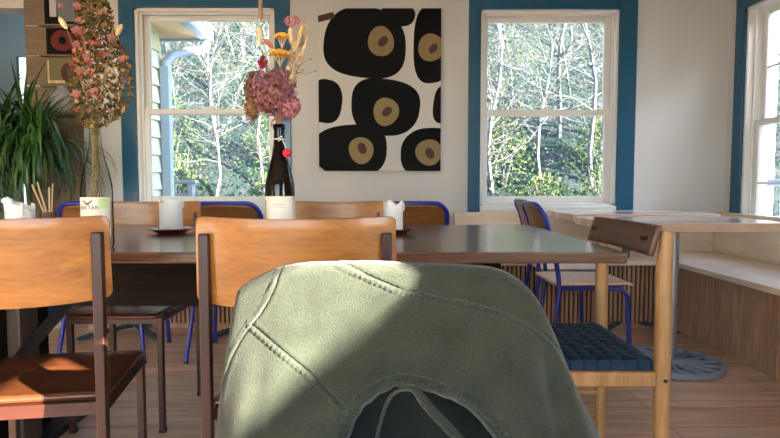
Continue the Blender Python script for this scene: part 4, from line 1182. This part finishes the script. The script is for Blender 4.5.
# added, unseen sun blockers: shed roof shades the jacket, hedge shades the back wall
sd_=thing('sun_blocker_shed','added unseen shed, its sloping roof shaped to shade the jacket','shed',(5.0,-1.6,-.3))
# roof line: z = 3.12+.45*(Y+3.1)
def rz(Y): return 3.03+.45*(Y+3.1)+.3
sm2=MB(); sm2.prism([(-2.2,0),(1.2,0),(1.2,rz(-1.2)-.35),(.4,rz(-1.2)-.02),(-2.2,rz(-3.8)-.05)],1.6,'x',0.0); sm2.build('blocker_shed_wall','siding',sd_,smooth=False)
ro_=MB(); ro_.prism([(-2.5,rz(-4.1)-.06),(.4,rz(-1.2)-.06),(.4,rz(-1.2)),(-2.5,rz(-4.1))],1.8,'x',-.1); ro_.prism([(.4,rz(-1.2)-.06),(1.5,rz(-1.2)-.55),(1.5,rz(-1.2)-.49),(.4,rz(-1.2))],1.8,'x',-.1); ro_.build('blocker_shed_roof','deck_grey',sd_,smooth=False)
hg=thing('sun_blocker_hedge','added unseen hedge keeping the sun off the back wall','hedge',(4.5,1.75,-.3))
MB().box(-.55,.55,-.75,.65,0,3.4).build('blocker_hedge_core','plant_leaf',hg,bevel=.15)
hl=MB(); rh=random.Random(9)
for k in range(1800):
    f_=rh.choice((0,1,2,3)); z=rh.uniform(.05,3.5)
    p=Vector(((-.6,.6)[f_%2],rh.uniform(-.8,.7),z)) if f_<2 else Vector((rh.uniform(-.6,.6),(-.8,.7)[f_%2],z))
    leafquad(hl,p,rh.uniform(.04,.08),rh)
hl.build('blocker_hedge_leaves','plant_leaf_light',hg,smooth=False,fixn=False)
# porch outside right window
pc=thing('porch_frame','white porch framing outside the right wall window','porch',(3.2,3.9,-.3))
for (dx,dy) in ((0,.45),(.0,.9),(.5,1.3)):
    MB().box(dx-.05,dx+.05,dy-.05,dy+.05,0,2.9).build('post','ext_white',pc,bevel=.006)
for z in (.85,1.25): MB().box(-.03,.03,.5,.85,z-.03,z+.03).build('rail','ext_white',pc,bevel=.004)
# ------------------------------------------------------------------ light
w=bpy.data.worlds.new('world'); bpy.context.scene.world=w; w.use_nodes=True; nt=w.node_tree
bg=nt.nodes['Background']; sky=nt.nodes.new('ShaderNodeTexSky'); sky.sky_type='NISHITA'; sky.sun_disc=False; sky.sun_elevation=math.radians(32); sky.sun_rotation=math.radians(130); sky.air_density=1.0; sky.dust_density=.6; sky.ozone_density=1.6
nt.links.new(sky.outputs[0],bg.inputs[0]); bg.inputs[1].default_value=1.9
sun=bpy.data.lights.new('sun','SUN'); sun.energy=74; sun.angle=math.radians(.35); sun.color=(1,.88,.70)
so=bpy.data.objects.new('sun',sun); C.objects.link(so)
d=Vector((.77,-.60,.36)).normalized()   # towards the sun
so.rotation_euler=d.to_track_quat('Z','Y').to_euler()
def portal(name,loc,rot,sx,sy):
    l=bpy.data.lights.new(name,'AREA'); l.shape='RECTANGLE'; l.size=sx; l.size_y=sy; l.cycles.is_portal=True
    o=bpy.data.objects.new(name,l); C.objects.link(o); o.location=loc; o.rotation_euler=rot
def win_light(name,loc,rot,sx,sy,e,col):
    l=bpy.data.lights.new(name,'AREA'); l.shape='RECTANGLE'; l.size=sx; l.size_y=sy; l.energy=e; l.color=col
    o=bpy.data.objects.new(name,l); C.objects.link(o); o.location=loc; o.rotation_euler=rot
def pr(Wn,side):
    a0,a1,z0,z1=Wn; c=(a0+a1)/2; z=(z0+z1)/2
    if side=='back': portal('portal',(c,WY+.15,z),(-PI/2,0,0),a1-a0,z1-z0)
    if side=='right': portal('portal',(WX+.15,c,z),(0,PI/2,0),z1-z0,a1-a0)
    if side=='rear': portal('portal',((a0+a1)/2,YR-.15,z),(PI/2,0,0),a1-a0,z1-z0)
pr(W1,'back');pr(W2,'back');pr(W3,'right');pr(W4,'right');pr(W5,'rear')
def pendant(x,y,z,label,e):  # pendants added out of view as warm fill for the room
    t=thing('fill_pendant',label,'lamp',(x,y,z),0)
    MB().tube([(0,0,.16),(0,0,CEIL-z-.02)],.004,6).build('cord','black_steel',t)
    MB().lathe([(.05,CEIL-z-.025),(.05,CEIL-z-.001)],n=20).build('ceiling_rose','black_steel',t)
    MB().lathe([(.16,0),(.150,.05),(.11,.11),(.05,.15),(.02,.165),(.012,.165),(.045,.145),(.105,.105),(.145,.045),(.156,0)],n=32).build('lamp_shade','black_steel',t)
    l=bpy.data.lights.new('fill_light','POINT'); l.energy=e; l.shadow_soft_size=.04; l.color=(1,.78,.55)
    o=bpy.data.objects.new('fill_light',l); C.objects.link(o); o.parent=t; o.location=(0,0,.04)
pendant(1.35,1.15,2.2,'added out-of-view black pendant for warm fill light over the right side',26)
pendant(-.7,.1,2.2,'added out-of-view black pendant for warm fill light over the left side',14)
# bluish point light in the hall, without a fixture
l=bpy.data.lights.new('hall_light','POINT'); l.energy=5; l.shadow_soft_size=.15; l.color=(.75,.9,1)
o=bpy.data.objects.new('hall_light',l); C.objects.link(o); o.location=(-3.3,4.6,2.3)
# ------------------------------------------------------------------ camera
cam=bpy.data.cameras.new('camera'); cam.sensor_width=36; cam.lens=36*F/780; cam.clip_start=.05
co=bpy.data.objects.new('camera',cam); C.objects.link(co); co.location=(0,0,CAMZ); co.rotation_euler=(PI/2-PITCH,0,0)
sc=bpy.context.scene; sc.camera=co
sc.view_settings.view_transform='Standard'; sc.view_settings.look='None'; sc.view_settings.exposure=0.12; sc.view_settings.gamma=1
